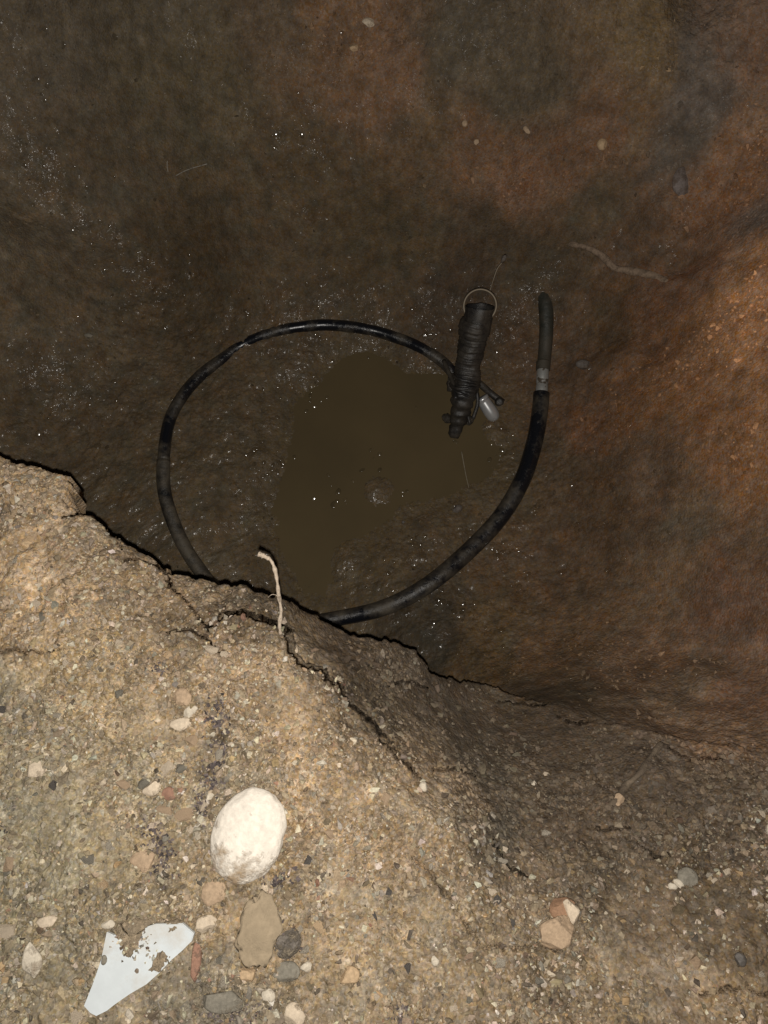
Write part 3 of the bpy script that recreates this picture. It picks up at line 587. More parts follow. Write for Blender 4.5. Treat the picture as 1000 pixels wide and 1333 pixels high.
white_m = rock_material('white_stone', (.84, .76, .65), (.42, .31, .2), .58, .74, .75, 60, .22, dirt_axis=(-2.4, -4.2, 0), bump=.0014)
tan_m = rock_material('tan_stone', (.46, .33, .215), (.26, .19, .13), .6, .75, .85, 120, .3)
cream_m = rock_material('cream_stone', (.66, .54, .40), (.28, .21, .14), .56, .68, .8, 120, .25)
pale_m = rock_material('pale_stone', (.64, .56, .44), (.3, .23, .16), .50, .66, .8, 110, .25)
orange_m = rock_material('orange_stone', (.55, .39, .235), (.3, .2, .12), .6, .72, .8, 120, .3)
rust_m = rock_material('rust_brown_stone', (.34, .20, .12), (.22, .15, .1), .58, .72, .85, 120, .3)
brick_m = rock_material('brick', (.34, .19, .13), (.25, .18, .13), .55, .68, .9, 150, .3)
grey_m = rock_material('grey_stone', (.24, .215, .17), (.25, .2, .14), .56, .7, .85, 120, .3)
dark_m = rock_material('dark_stone', (.12, .105, .092), (.2, .16, .12), .58, .7, .6, 150, .4)
clay_m = rock_material('clay_lump', (.36, .28, .185), (.32, .25, .165), .5, .7, .93, 60, .2)
wetgrey_m = rock_material('wet_grey_stone', (.15, .13, .115), (.09, .066, .045), .44, .62, .6, 90, .3)

stone('white_stone', (326, 1086), (89, 111), -20, white_m, 3, 'large smooth white oval stone with soil on its lower end', thick=.42, facets=2, cut=(.9, .97), rough=.04, sink=.30, subdiv=5)
stone('tan_stone', (723, 1211), (58, 38), 14, tan_m, 5, 'rough tan angular stone lying on the lower right bank', thick=.8, facets=11, cut=(.6, .82), rough=.07, sink=.2, subdiv=5)
stone('orange_stone', (730, 1181), (34, 30), 30, rust_m, 8, 'rust coloured stone tucked behind the rough tan angular stone', thick=.8, facets=8, sink=.35)
stone('pale_flake', (741, 1183), (24, 34), 35, cream_m, 9, 'pale pointed stone flake leaning behind the rough tan stone', thick=.5, facets=10, cut=(.45, .8), sink=.0, dz=.006)
stone('cream_stone', (270, 1201), (31, 22), 12, cream_m, 12, 'cream angular pebble just right of the white shard tip', thick=.8, facets=9)
stone('cream_stone', (248, 927), (20, 17), 35, pale_m, 14, 'whitish pebble above its cream twin on the left bank', thick=.7, facets=9)
stone('cream_stone', (236, 943), (28, 18), 5, cream_m, 15, 'cream half round pebble just below the whitish pebble', thick=.7, facets=8)
stone('white_stone', (48, 1246), (26, 44), 8, pale_m, 31, 'pale triangular stone left of the white shard', thick=.5, facets=9, cut=(.4, .75))
stone('brick_fragment', (257, 1252), (13, 62), -2, brick_m, 18, 'thin red brown brick sliver beside the white shard', 'brick fragment', thick=1.0, facets=12, cut=(.6, .8))
stone('grey_slab', (290, 1303), (62, 34), 3, grey_m, 19, 'flat dark grey slab of stone at the bottom edge', thick=.5, facets=14, cut=(.6, .78))
stone('dark_stone', (374, 1228), (32, 38), -30, rock_material('grey_brown_stone', (.21, .18, .15), (.28, .23, .165), .46, .60, .85, 130, .45, bump=.002), 22, 'dark grey rough stone right of the tan clay lump', thick=.5, facets=9)
stone('orange_stone', (322, 1268), (26, 20), 10, orange_m, 23, 'peach coloured pebble below the tan clay lump', thick=.7, facets=7)
stone('cream_stone', (382, 1323), (32, 28), -20, cream_m, 24, 'cream orange stone cut by the bottom edge', thick=.7, facets=7)
stone('cream_stone', (350, 1295), (18, 16), -20, pale_m, 25, 'pale pebble above the cream orange stone at the bottom edge', thick=.7, facets=7)
stone('grey_stone', (372, 1268), (34, 26), 10, grey_m, 26, 'grey flat stone below the dark grey rough stone', thick=.5, facets=7)
stone('white_stone', (398, 1262), (16, 14), 10, pale_m, 27, 'small white angular pebble right of the grey flat stone', thick=.8, facets=8)
stone('ochre_stone', (455, 1272), (26, 22), 20, orange_m, 28, 'ochre pebble alone on lower middle bank', thick=.6, facets=6)
stone('tan_stone', (238, 908), (24, 24), 0, tan_m, 29, 'tan hexagonal pebble above the whitish pebble', thick=.5, facets=9)
stone('cream_stone', (197, 1027), (26, 20), 20, cream_m, 30, 'cream block shaped pebble up left of white oval stone', thick=.7, facets=9, cut=(.5, .75))
stone('tan_stone', (48, 1000), (34, 22), 10, cream_m, 32, 'flat cream stone on the left bank', thick=.5, facets=7)
stone('cream_stone', (63, 1200), (28, 16), 8, cream_m, 33, 'cream pebble above the pale triangular stone', thick=.6, facets=7)
stone('brick_fragment', (222, 1033), (20, 16), 0, brick_m, 34, 'pinkish brick crumb beside the cream block shaped pebble', 'brick fragment', thick=.4, facets=6)
stone('white_stone', (146, 1200), (18, 12), 0, pale_m, 36, 'small white pebble at the left point of the white shard', thick=.8, facets=6)
stone('grey_stone', (190, 1120), (34, 26), 0, tan_m, 37, 'brown flat stone above the white shard', thick=.3, facets=6)
stone('grey_stone', (280, 1160), (34, 30), 60, tan_m, 57, 'tan flat stone just under left end of white oval stone', thick=.35, facets=7)
stone('white_stone', (883, 1151), (16, 12), -30, pale_m, 38, 'bright white pebble highest of the pair on right bank', thick=.8, facets=6)
stone('white_stone', (874, 1153), (12, 10), 0, pale_m, 39, 'bright white pebble lowest of the pair on right bank', thick=.8, facets=6)
stone('grey_stone', (895, 1143), (26, 24), -30, grey_m, 40, 'grey pebble touching the pair of bright white pebbles', thick=.6, facets=6)
stone('dark_stone', (961, 1248), (15, 17), 0, dark_m, 41, 'black pebble near the right edge of the bank', thick=.8, facets=5)
stone('cream_stone', (800, 1041), (15, 20), -30, tan_m, 42, 'tan pebble at the lower end of the buried root', thick=.7, facets=9, cut=(.45, .8))
stone('white_stone', (551, 1025), (11, 14), 0, pale_m, 43, 'small white pebble at the edge of the grey slope', thick=.8, facets=5)
stone('white_stone', (693, 1020), (8, 8), 0, pale_m, 44, 'tiny white pebble on the dark slope', thick=.8, facets=5)
stone('white_stone', (566, 1248), (10, 13), 0, pale_m, 45, 'small smooth white pebble on the lower middle bank', thick=.8, facets=3)
# stones in the pit walls
stone('grey_stone', (889, 240), (26, 40), 12, rock_material('mauve_grey_stone', (.20, .165, .15), (.11, .08, .06), .46, .62, .7, 90, .3), 46, 'flat grey stone stuck in the right pit wall', thick=.3, facets=9, cut=(.5, .8), tilt=.7)
stone('orange_stone', (783, 191), (13, 16), 0, orange_m, 47, 'orange pebble in the far pit wall', thick=.9, facets=4, dz=.004)
stone('orange_stone', (461, 70), (12, 10), 0, orange_m, 48, 'orange pebble at the top of the pit wall', thick=.9, facets=5)
stone('grey_stone', (480, 33), (17, 12), -15, cream_m, 49, 'buff pebble near the top edge', thick=.8, facets=5)
stone('pale_stone', (605, 161), (8, 10), 0, tan_m, 50, 'pinkish pale pebble upper one of two in far wall', thick=.9, facets=5)
stone('pale_stone', (620, 189), (8, 9), 0, tan_m, 51, 'pinkish pale pebble lower one of two in far wall', thick=.9, facets=5)
stone('pale_stone', (684, 172), (6, 16), 30, tan_m, 52, 'narrow pale sliver in the far wall', thick=.9, facets=5)
stone('grey_stone', (757, 481), (20, 13), -15, wetgrey_m, 53, 'muddy grey pebble to the right of the pipe coupling', thick=.9, facets=5)
stone('grey_stone', (595, 664), (13, 10), 20, wetgrey_m, 54, 'grey pebble below thin stick in the water', thick=.9, facets=5, dz=.004)
stone('grey_stone', (115, 437), (12, 7), 0, grey_m, 55, 'lone grey pebble on left pit slope', thick=.9, facets=5)
stone('dark_stone', (525, 680), (4, 4), 0, dark_m, 56, 'tiny black pebble in the puddle', thick=.9, facets=3, dz=.003)

# crumbs banked up against the stones
_u = []
for (u, v), (w_, h_), dg in BED:
    if v < 600 + u * .5 or min(w_, h_) < 12: continue
    for _ in range(int((w_ + h_) * .9)):
        a = random.uniform(0, 6.28); k_2 = random.gauss(1.03, .09); cx_, cy_ = math.cos(a) * w_ / 2 * k_2, math.sin(a) * h_ / 2 * k_2; q = math.radians(-dg)
        _u.append((u + cx_ * math.cos(q) - cy_ * math.sin(q), v + cx_ * math.sin(q) + cy_ * math.cos(q)))
_pp = at(_u); _x = np.array([p.x for p in _pp]); _y = np.array([p.y for p in _pp]); _z = np.array([p.z for p in _pp])
heap('bedding_crumbs', _x, _y, _z + .001, RNG.uniform(.0009, .0030, len(_pp)), earth_colour(_x, _y, _z)[:, :3] * RNG.uniform(.6, 1.35, (len(_pp), 1)), CHIP, sink=-.1)
# loose pebbles of about 10 px, one object each, sharing a few meshes
groups = [('cream', cream_m, 'small cream pebble bedded in the tan gravelly bank'), ('tan', tan_m, 'small tan pebble bedded in the tan gravelly bank'), ('grey', grey_m, 'small grey pebble bedded in the tan gravelly bank'), ('dark', dark_m, 'small blackish pebble bedded in the tan gravelly bank'), ('pale', pale_m, 'small whitish pebble bedded in the tan gravelly bank'), ('orange', orange_m, 'small ochre pebble bedded in the tan gravelly bank')]
protos = {}
for gi, (g, mt, lb) in enumerate(groups):
    for j in range(5):
        _v, _f = hull_template(300 + gi * 7 + j, 12); _v = _v / np.abs(_v).max(0) * np.array([1, .78, .6])
        me = mesh_np('pebble', _v, _f, False)
        me.materials.append(mt); protos[g, j] = me
MARKS = [((326, 1086), 'the large white oval stone'), ((180, 1255), 'the white ceramic shard'), ((340, 1205), 'the rounded tan clay lump'), ((723, 1205), 'the rough tan angular stone'), ((55, 1060), 'the smooth clay at the left edge'),
         ((242, 935), 'the paired pale stones'), ((365, 815), 'the pale root'), ((290, 1303), 'the dark grey slab'), ((48, 1246), 'the pale triangular stone'), ((85, 640), 'the notch in the edge'),
         ((961, 1248), 'the black pebble at right'), ((885, 1151), 'the two bright white pebbles'), ((500, 950), 'the crack below the shelf'), ((620, 1220), 'the long crack'), ((455, 1272), 'the lone ochre pebble'), ((551, 1025), 'the pebble by the grey slope'), ((200, 1030), 'the cream block shaped pebble'), ((566, 1248), 'the smooth white pebble')]
used = set()
def where(u, v, head):
    for (a, b_), nm in sorted(MARKS, key=lambda m_: (m_[0][0] - u) ** 2 + (m_[0][1] - v) ** 2)[:4]:
        dx, dy = u - a, v - b_; r_ = math.hypot(dx, dy); k_2 = int(((math.degrees(math.atan2(-dy, dx)) + 22.5) % 360) // 45)
        side_ = ['right of', 'up and right of', 'above', 'up and left of', 'left of', 'down and left of', 'below', 'down and right of'][k_2]
        lb = f"{head} {'just ' if r_ < 60 else '' if r_ < 110 else 'well '}{side_} {nm}"
        if lb not in used: break
    used.add(lb); return lb
seen = [(292, 853, 12, 10, 'cream'), (77, 933, 12, 9, 'pale'), (39, 953, 16, 9, 'pale'), (120, 868, 9, 14, 'pale'), (90, 866, 13, 11, 'cream'), (285, 983, 13, 12, 'pale'), (217, 1055, 24, 11, 'tan'), (200, 1101, 20, 12, 'cream'), (247, 1081, 13, 11, 'cream'), (142, 1101, 10, 14, 'pale'),
        (120, 1118, 22, 14, 'grey'), (190, 1173, 15, 13, 'pale'), (285, 1253, 12, 18, 'grey'), (291, 1277, 13, 11, 'pale'), (397, 1236, 13, 12, 'pale'), (415, 1166, 11, 11, 'pale'), (417, 1208, 20, 14, 'orange'), (5, 1083, 14, 9, 'dark'), (5, 924, 14, 9, 'dark'), (220, 1001, 20, 17, 'cream'),
        (70, 1022, 11, 13, 'dark'), (235, 1000, 16, 14, 'grey'), (185, 1020, 20, 16, 'grey'), (160, 1022, 18, 12, 'tan'), (205, 985, 16, 14, 'cream'), (250, 965, 18, 16, 'tan'), (265, 1048, 14, 17, 'cream'), (240, 1060, 22, 14, 'tan'), (10, 1125, 20, 16, 'tan'), (62, 1240, 8, 14, 'cream'),
        (128, 1234, 11, 16, 'cream'), (72, 1222, 18, 8, 'cream'), (137, 1150, 16, 14, 'orange'), (10, 1210, 20, 22, 'cream'), (100, 1325, 20, 16, 'cream'), (270, 1318, 12, 12, 'pale'), (455, 1287, 12, 12, 'orange'), (345, 1262, 12, 13, 'orange'), (490, 1298, 9, 9, 'cream'), (505, 1160, 10, 10, 'dark'),
        (489, 1192, 7, 11, 'dark'), (532, 1260, 11, 12, 'dark'), (665, 1199, 7, 10, 'dark'), (570, 1069, 8, 8, 'pale'), (652, 1120, 14, 9, 'pale'), (655, 1105, 10, 8, 'cream'), (638, 1160, 17, 8, 'cream'), (853, 1180, 14, 7, 'pale'), (990, 1182, 15, 9, 'cream'), (950, 1136, 13, 9, 'cream'), (934, 1148, 8, 6, 'cream'),
        (818, 1137, 8, 8, 'cream'), (885, 1250, 14, 6, 'cream'), (885, 1264, 9, 7, 'cream'), (930, 1140, 12, 5, 'pale'), (988, 1266, 9, 9, 'pale'), (940, 1229, 5, 5, 'pale'), (833, 1212, 4, 6, 'pale'), (728, 1315, 6, 8, 'pale'), (707, 1085, 14, 10, 'pale'), (710, 1008, 9, 6, 'cream'),
        (862, 952, 0, 0, ''), (645, 1170, 12, 12, 'dark'), (560, 1127, 7, 7, 'pale'), (500, 1040, 13, 16, 'tan'), (430, 1085, 14, 11, 'tan'), (400, 1120, 12, 12, 'dark'), (160, 905, 12, 10, 'grey'), (30, 905, 11, 10, 'cream'), (35, 700, 13, 9, 'orange'), (28, 668, 12, 9, 'cream'), (137, 810, 7, 9, 'cream'), (45, 785, 12, 11, 'cream'), (55, 802, 10, 14, 'grey'),
        (140, 696, 7, 6, 'pale'), (235, 808, 7, 8, 'pale'), (179, 807, 8, 8, 'cream'), (155, 840, 13, 12, 'cream'), (218, 852, 12, 10, 'orange'), (276, 845, 18, 14, 'cream'), (20, 728, 12, 12, 'pale'), (435, 1050, 9, 8, 'cream'), (370, 985, 9, 8, 'cream'), (590, 1310, 12, 9, 'cream'), (700, 1275, 14, 10, 'grey'), (650, 1250, 16, 12, 'pale'), (610, 1298, 12, 10, 'grey')]
nm_of = {'pale': 'whitish', 'orange': 'ochre', 'dark': 'blackish'}
for u, v, w_, h_, g in [q for q in seen if q[2]]:
    p = at([(u, v)])[0]; f_ = dist(p) / F / 2 * 1.15
    o = link('pebble', protos[g, random.randrange(5)]); o.scale = (w_ * f_, h_ * f_ / .78, min(w_, h_) * f_ * .9); o.rotation_euler = (random.gauss(0, .15), random.gauss(0, .15), random.uniform(-.3, .3))
    o.location = p + Vector((0, 0, min(w_, h_) * f_ * .1))
    tag(o, where(u, v, f"{'larger' if w_ > 16 else 'tiny' if w_ < 10 else 'small'} {nm_of.get(g, g)} pebble"), 'pebble', f'small {nm_of.get(g, g)} pebbles in the bank')

# ------------------------------------------------------------------ white ceramic shard
sh = [(141, 1212), (150, 1216), (190, 1206), (205, 1201), (240, 1200), (255, 1213), (252, 1223), (240, 1235), (225, 1248), (209, 1265), (192, 1280), (170, 1293), (150, 1307), (140, 1315), (126, 1322), (118, 1318), (110, 1309), (122, 1280), (133, 1249)]
g0 = at([(180, 1255)])[0]; gz = g0.z + .0035
outl = [P(u, v, gz) - Vector((g0.x, g0.y, gz)) for u, v in sh]
bm = bmesh.new(); T_ = .0042
top = [bm.verts.new((p.x, p.y, T_)) for p in outl]; bot = [bm.verts.new((p.x * 1.004, p.y * 1.004, 0)) for p in outl]
bm.faces.new(top[::-1]); bm.faces.new(bot)
for i in range(len(top)): bm.faces.new((top[i], top[(i + 1) % len(top)], bot[(i + 1) % len(top)], bot[i]))
bmesh.ops.recalc_face_normals(bm, faces=bm.faces)
bmesh.ops.bevel(bm, geom=[e for e in bm.edges if abs(e.verts[0].co.z - T_) < 1e-6 and abs(e.verts[1].co.z - T_) < 1e-6], offset=.0006, segments=2, affect='EDGES')
me = bpy.data.meshes.new('ceramic_shard'); bm.to_mesh(me); bm.free()
shard_m = rock_material('white_glaze', (.66, .70, .71), (.46, .37, .26), .50, .95, .35, 40, .06, dirt_axis=(.6, 2.4, 0), bump=.0002)
so = link('ceramic_shard', me, shard_m); so.location = (g0.x, g0.y, gz); so.rotation_euler = (math.radians(2), math.radians(-2), 0)
tag(so, 'flat bluish white ceramic shard with pointed ends, partly under soil', 'ceramic shard')
# crumbs and soil lying on the shard
def crumb_patch(name, outline_px, z, hgt, mat, n_seed):
    c = Vector((sum(a for a, b_ in outline_px) / len(outline_px), sum(b_ for a, b_ in outline_px) / len(outline_px), 0)); cpz = P(c.x, c.y, z)
    bm = bmesh.new(); rings = 9; m_ = len(outline_px) * 6; vs = []
    from mathutils import noise
    O = []
    for i in range(len(outline_px)):
        a = Vector(outline_px[i]); b_ = Vector(outline_px[(i + 1) % len(outline_px)])
        for k_2 in range(6):
            q = a.lerp(b_, k_2 / 6); O.append(q + Vector((noise.noise((q.x * .3, q.y * .3, n_seed)), noise.noise((q.x * .3, q.y * .3, n_seed + 5)))) * 5)
    for r_ in range(rings + 1):
        t = r_ / rings; row = []
        for q in O:
            pt = P(c.x + (q.x - c.x) * t, c.y + (q.y - c.y) * t, z) - cpz
            hh = hgt * (1 - t ** 3) * (.85 + .30 * noise.fractal((pt.x * 160, pt.y * 160, n_seed), 1, 2, 4)) - (.002 if r_ == rings else 0)
            row.append(bm.verts.new((pt.x, pt.y, hh)))
        vs.append(row)
    for r_ in range(rings):
        for i in range(m_):
            j = (i + 1) % m_
            bm.faces.new((vs[r_][i], vs[r_ + 1][i], vs[r_ + 1][j], vs[r_][j]))
    bmesh.ops.remove_doubles(bm, verts=bm.verts, dist=1e-5)
    for f in bm.faces: f.smooth = True
    bmesh.ops.recalc_face_normals(bm, faces=bm.faces)
    me = bpy.data.meshes.new(name); bm.to_mesh(me); bm.free()
    return link(name, me, mat, loc=cpz)
soilcap = rock_material('soil_crumbs', (.40, .31, .205), (.30, .235, .16), .45, .6, .95, 200, .3, bump=.0010)
for i, (poly, zz) in enumerate([([(148, 1206), (165, 1198), (202, 1195), (190, 1212), (180, 1232), (170, 1250), (158, 1244), (153, 1226)], gz + T_), ([(205, 1238), (216, 1232), (222, 1243), (214, 1262), (200, 1268), (192, 1262)], gz + T_), ([(214, 1198), (240, 1197), (240, 1210), (222, 1216), (212, 1210)], gz + T_)]):
    tag(crumb_patch('soil_smear', poly, zz, .0028, soilcap, 3.3 + i * 7), kind='stuff')
stone('clay_lump', (338, 1207), (50, 84), -10, clay_m, 21, 'smooth rounded tan clay lump below the large white oval stone', 'clay lump', thick=.13, facets=2, rough=.26, sink=.44)
stone('clay_lump', (142, 1245), (8, 11), 0, grey_m, 61, 'tiny grey crumb on the left arm of the white shard', 'crumb', thick=.6, facets=3, dz=.0085)
n_ = 130; uvv = [(random.gauss(172, 12), random.gauss(1222, 12)) for _ in range(n_)] + [(random.gauss(210, 9), random.gauss(1248, 10)) for _ in range(40)]
pp = [P(u, v, gz + T_ + .001) for u, v in uvv]
heap('soil_crumbs', np.array([p.x for p in pp]), np.array([p.y for p in pp]), np.array([p.z for p in pp]), RNG.uniform(.0008, .0030, len(pp)), palette(len(pp), dict(tan=40, cream=20, grey=15, brown=20, white=5)), CHIP)

# ------------------------------------------------------------------ tubes
def catmull(Q, per=10):
    Q = [Q[0] * 2 - Q[1]] + list(Q) + [Q[-1] * 2 - Q[-2]]; out = []
    for i in range(1, len(Q) - 2):
        a, b_, c, d_ = Q[i - 1:i + 3]
        for k_2 in range(per):
            t = k_2 / per
            out.append(.5 * ((2 * b_) + (c - a) * t + (2 * a - 5 * b_ + 4 * c - d_) * t * t + (3 * b_ - a - 3 * c + d_) * t ** 3))
    out.append(Q[-2].copy()); return out
def tube(name, path, rad, sides=16, mat=None, parent=None, caps=True):
    """rad: number or function of 0..1"""
    n_ = len(path); bm = bmesh.new(); rows = []
    T0 = (path[1] - path[0]).normalized(); up = Vector((0, 0, 1)) if abs(T0.z) < .9 else Vector((1, 0, 0)); nrm = T0.cross(up).normalized()
    for i, p in enumerate(path):
        T = (path[min(i + 1, n_ - 1)] - path[max(i - 1, 0)]).normalized(); nrm = (nrm - T * nrm.dot(T)).normalized(); bi = T.cross(nrm)
        r_ = rad(i / (n_ - 1)) if callable(rad) else rad
        rows.append([bm.verts.new(p + nrm * math.cos(a) * r_ + bi * math.sin(a) * r_) for a in [2 * math.pi * k_2 / sides for k_2 in range(sides)]])
    for i in range(n_ - 1):
        for k_2 in range(sides):
            f = bm.faces.new((rows[i][k_2], rows[i][(k_2 + 1) % sides], rows[i + 1][(k_2 + 1) % sides], rows[i + 1][k_2])); f.smooth = True
    if caps: bm.faces.new(rows[0][::-1]); bm.faces.new(rows[-1])
    bmesh.ops.recalc_face_normals(bm, faces=bm.faces)
    me = bpy.data.meshes.new(name); bm.to_mesh(me); bm.free()
    return link(name, me, mat, parent)

def hose_material(name, base, mud_lo, mud_hi, rough=.3, mud=(.085, .070, .050)):
    m, n, b = new_mat(name); L = n.links.new; tc = N(n, 'ShaderNodeTexCoord')
    a = N(n, 'ShaderNodeTexNoise'); a.inputs['Scale'].default_value = 16; a.inputs['Detail'].default_value = 9; a.inputs['Roughness'].default_value = .7; L(tc.outputs['Object'], a.inputs[0])
    k = N(n, 'ShaderNodeMapRange'); k.inputs[1].default_value = mud_lo; k.inputs[2].default_value = mud_hi; L(a.outputs[0], k.inputs[0])
    mx = N(n, 'ShaderNodeMix', data_type='RGBA'); L(k.outputs[0], mx.inputs[0]); mx.inputs[6].default_value = (*base, 1); mx.inputs[7].default_value = (*mud, 1)
    L(mx.outputs[2], b.inputs['Base Color'])
    r = N(n, 'ShaderNodeMapRange'); r.inputs[3].default_value = rough; r.inputs[4].default_value = .6; L(k.outputs[0], r.inputs[0]); L(r.outputs[0], b.inputs['Roughness'])
    f = N(n, 'ShaderNodeTexNoise'); f.inputs['Scale'].default_value = 220; f.inputs['Detail'].default_value = 4; L(tc.outputs['Object'], f.inputs[0])
    ad = N(n, 'ShaderNodeMath', operation='MULTIPLY_ADD'); L(f.outputs[0], ad.inputs[0]); ad.inputs[1].default_value = .4; L(k.outputs[0], ad.inputs[2])
    bp = N(n, 'ShaderNodeBump'); bp.inputs['Distance'].default_value = .0009; L(ad.outputs[0], bp.inputs['Height']); L(bp.outputs[0], b.inputs['Normal'])
    return m
HOSE = hose_material('black_pipe', (.0075, .008, .0105), .46, .66, .27); HOSEMUD = hose_material('muddy_pipe', (.010, .011, .012), .42, .60, .36)
GREEN = hose_material('dark_green_pipe', (.020, .023, .018), .36, .58, .5, (.062, .052, .038))  # muddy, with the base colour darkened so the riser fades into shade
RUB = hose_material('muddy_black_plastic', (.014, .013, .013), .42, .64, .42, (.060, .050, .038))
def metal(name, col, rough, mudlo=.6):
    m, n, b = new_mat(name); L = n.links.new; tc = N(n, 'ShaderNodeTexCoord')
    a = N(n, 'ShaderNodeTexNoise'); a.inputs['Scale'].default_value = 70; a.inputs['Detail'].default_value = 6; L(tc.outputs['Object'], a.inputs[0])
    k = N(n, 'ShaderNodeMapRange'); k.inputs[1].default_value = mudlo; k.inputs[2].default_value = mudlo + .1; L(a.outputs[0], k.inputs[0])
    mx = N(n, 'ShaderNodeMix', data_type='RGBA'); L(k.outputs[0], mx.inputs[0]); mx.inputs[6].default_value = (*col, 1); mx.inputs[7].default_value = (.07, .055, .04, 1); L(mx.outputs[2], b.inputs['Base Color'])
    i_ = N(n, 'ShaderNodeMath', operation='SUBTRACT'); i_.inputs[0].default_value = .55; L(k.outputs[0], i_.inputs[1]); i_.use_clamp = True; L(i_.outputs[0], b.inputs['Metallic']); b.inputs['Roughness'].default_value = rough
    return m
STEEL = metal('worn_steel', (.42, .42, .40), .42, .52); CHROME = metal('bright_steel', (.5, .5, .5), .30, .60); WIRE = metal('wire', (.22, .18, .13), .6, .9)

CLOD = rock_material('mud_clod', (.045, .038, .030), (.085, .068, .048), .5, .65, .45, 90, .3, bump=.002)
# --- the black water pipe, coiled once round the pit floor
hp = [(592, 488, .6), (575, 470, .2), (548, 453, -.3), (520, 441, -.4), (480, 429, -.45), (425, 423, -.45), (375, 428, -.6), (340, 438, -.75), (314, 450, -.95), (290, 467, -.5), (262, 488, .0), (238, 515, .1), (220, 550, .0), (213, 600, .0), (215, 645, -.1), (232, 695, -.3),
      (255, 735, -.4), (290, 775, -.2), (345, 802, 0), (400, 809, .2), (440, 805, .3), (500, 791, .3), (555, 763, .4), (605, 722, .4), (650, 675, .3), (680, 625, .3), (696, 575, .3), (703, 535, .3), (705, 512, .35)]
R0 = .0138
hb = []
for (u, v, o_) in hp:
    z = -.52
    for _ in range(5):
        p = P(u, v, z); z = float(pit_t(np.array([p.x]), np.array([p.y]))[0]) + R0 * (.30 + o_)
        z = max(z, WZ - .004 + R0 * (.3 + o_))
    hb.append(P(u, v, z))
path = catmull(hb, 12)
root = empty('water_pipe', hb[-1]); tag(root, 'black muddy water pipe coiled in a wide loop round the pit floor', 'pipe')
inv = Matrix.Translation(-hb[-1])
L_ = [inv @ p for p in path]
n1 = 12 * 13
tube('pipe_hose', L_[:n1 + 1], R0 * .82, 24, HOSE, root)['label'] = 'half sunk far side of the pipe loop'
tube('pipe_hose', L_[n1:n1 + 12 * 5 + 1], R0 * .9, 24, HOSEMUD, root)['label'] = 'mud covered stretch of pipe by the bank'
tube('pipe_hose', L_[n1 + 12 * 5:], lambda t: R0 * (.9 + .24 * min(1, t * 2)), 24, HOSE, root)['label'] = 'clean shiny near side of the pipe loop'
c0 = L_[-1]; c1 = P(707, 481, hb[-1].z + .006) - hb[-1]
ax = (c1 - c0)
def lathe_tube(name, prof, a, axv, mat, parent, sides=24):
    """prof: list of (place along axis 0..1, radius); sharp rings"""
    pts_ = [a + axv * t for t, _ in prof]; rr = [r_ for _, r_ in prof]
    Tn = axv.normalized(); e1 = Tn.cross(Vector((0, 0, 1))).normalized(); e2 = Tn.cross(e1); bm = bmesh.new()
    rows = [[bm.verts.new(p + (e1 * math.cos(k_2) + e2 * math.sin(k_2)) * r_) for k_2 in np.linspace(0, 2 * math.pi, sides, endpoint=False)] for p, r_ in zip(pts_, rr)]
    for i in range(len(rows) - 1):
        for k_2 in range(sides):
            f = bm.faces.new((rows[i][k_2], rows[i][(k_2 + 1) % sides], rows[i + 1][(k_2 + 1) % sides], rows[i + 1][k_2])); f.smooth = True
    bm.faces.new(rows[0]); bm.faces.new(rows[-1]); bmesh.ops.recalc_face_normals(bm, faces=bm.faces)
    for e_ in bm.edges:
        if len(e_.link_faces) == 2 and e_.calc_face_angle(0) > .6: e_.smooth = False
    me = bpy.data.meshes.new(name); bm.to_mesh(me); bm.free(); return link(name, me, mat, parent)
cpl = lathe_tube('coupling', [(-.05, R0 * .80), (0, R0 * .84), (.04, R0 * .88), (.3, R0 * .86), (.34, R0 * .80), (.4, R0 * .80), (.44, R0 * .86), (.92, R0 * .86), (1, R0 * .82)], c0, ax, STEEL, root)
lathe_tube('hose_collar', [(-.42, R0 * .9), (-.40, R0 * 1.10), (-.06, R0 * 1.12), (-.02, R0 * 1.02), (0, R0 * .8)], c0, ax, HOSE, root)
lathe_tube('pipe_collar', [(.96, R0 * .8), (.98, R0 * 1.0), (1.3, R0 * 1.02), (1.34, R0 * .9)], c0, ax, GREEN, root)
up_ = [c0 + ax * .98]
gl = [(708, 465, .5), (710, 440, .35), (711, 415, .1), (711, 394, -.5), (710, 374, -1.4), (709, 355, -2.6)]
q_ = at([(a, b_) for a, b_, _ in gl])
up_ += [p + Vector((0, 0, R0 * o_)) - hb[-1] for p, (_, _, o_) in zip(q_, gl)]
tube('riser_pipe', catmull(up_, 8), lambda t: R0 * (.92 + .2 * t), 20, GREEN, root)['label'] = 'dark green pipe running up into the wall'

# --- ribbed sleeve standing at the far edge of the puddle
sb = P(592, 562, -.548); stp = P(622, 418, -.395)
rs = empty('ribbed_sleeve', sb); tag(rs, 'muddy black ribbed sleeve with a thin wire ring at its mouth', 'plastic sleeve')
axs = stp - sb; n_ = 150
pathS = [axs * (i / n_) * .999 + Vector((.003 * math.sin(i / n_ * 5), 0, .002 * math.sin(i / n_ * 8))) for i in range(n_ + 1)]
pathB = pathS[int(n_ * .34):]
def ribr(t):
    s_2 = t * 13.0; fr = s_2 - math.floor(s_2); return (.0225 + .004 * t + .0016 * math.sin(t * 9) + .0010 * math.sin(t * 23)) * (1 - (.09 if int(s_2) % 3 else .04) * (1 if fr < .3 else 0) + .02 * math.sin(6 * fr))
tube('ribbed_tube', pathB, ribr, 28, RUB, rs)
tube('nozzle', pathS[:int(n_ * .40)], lambda t: .0125 + .0105 * min(1, max(0, (t - .05) * 1.3)) + .0012 * math.sin(t * 30), 24, RUB, rs)
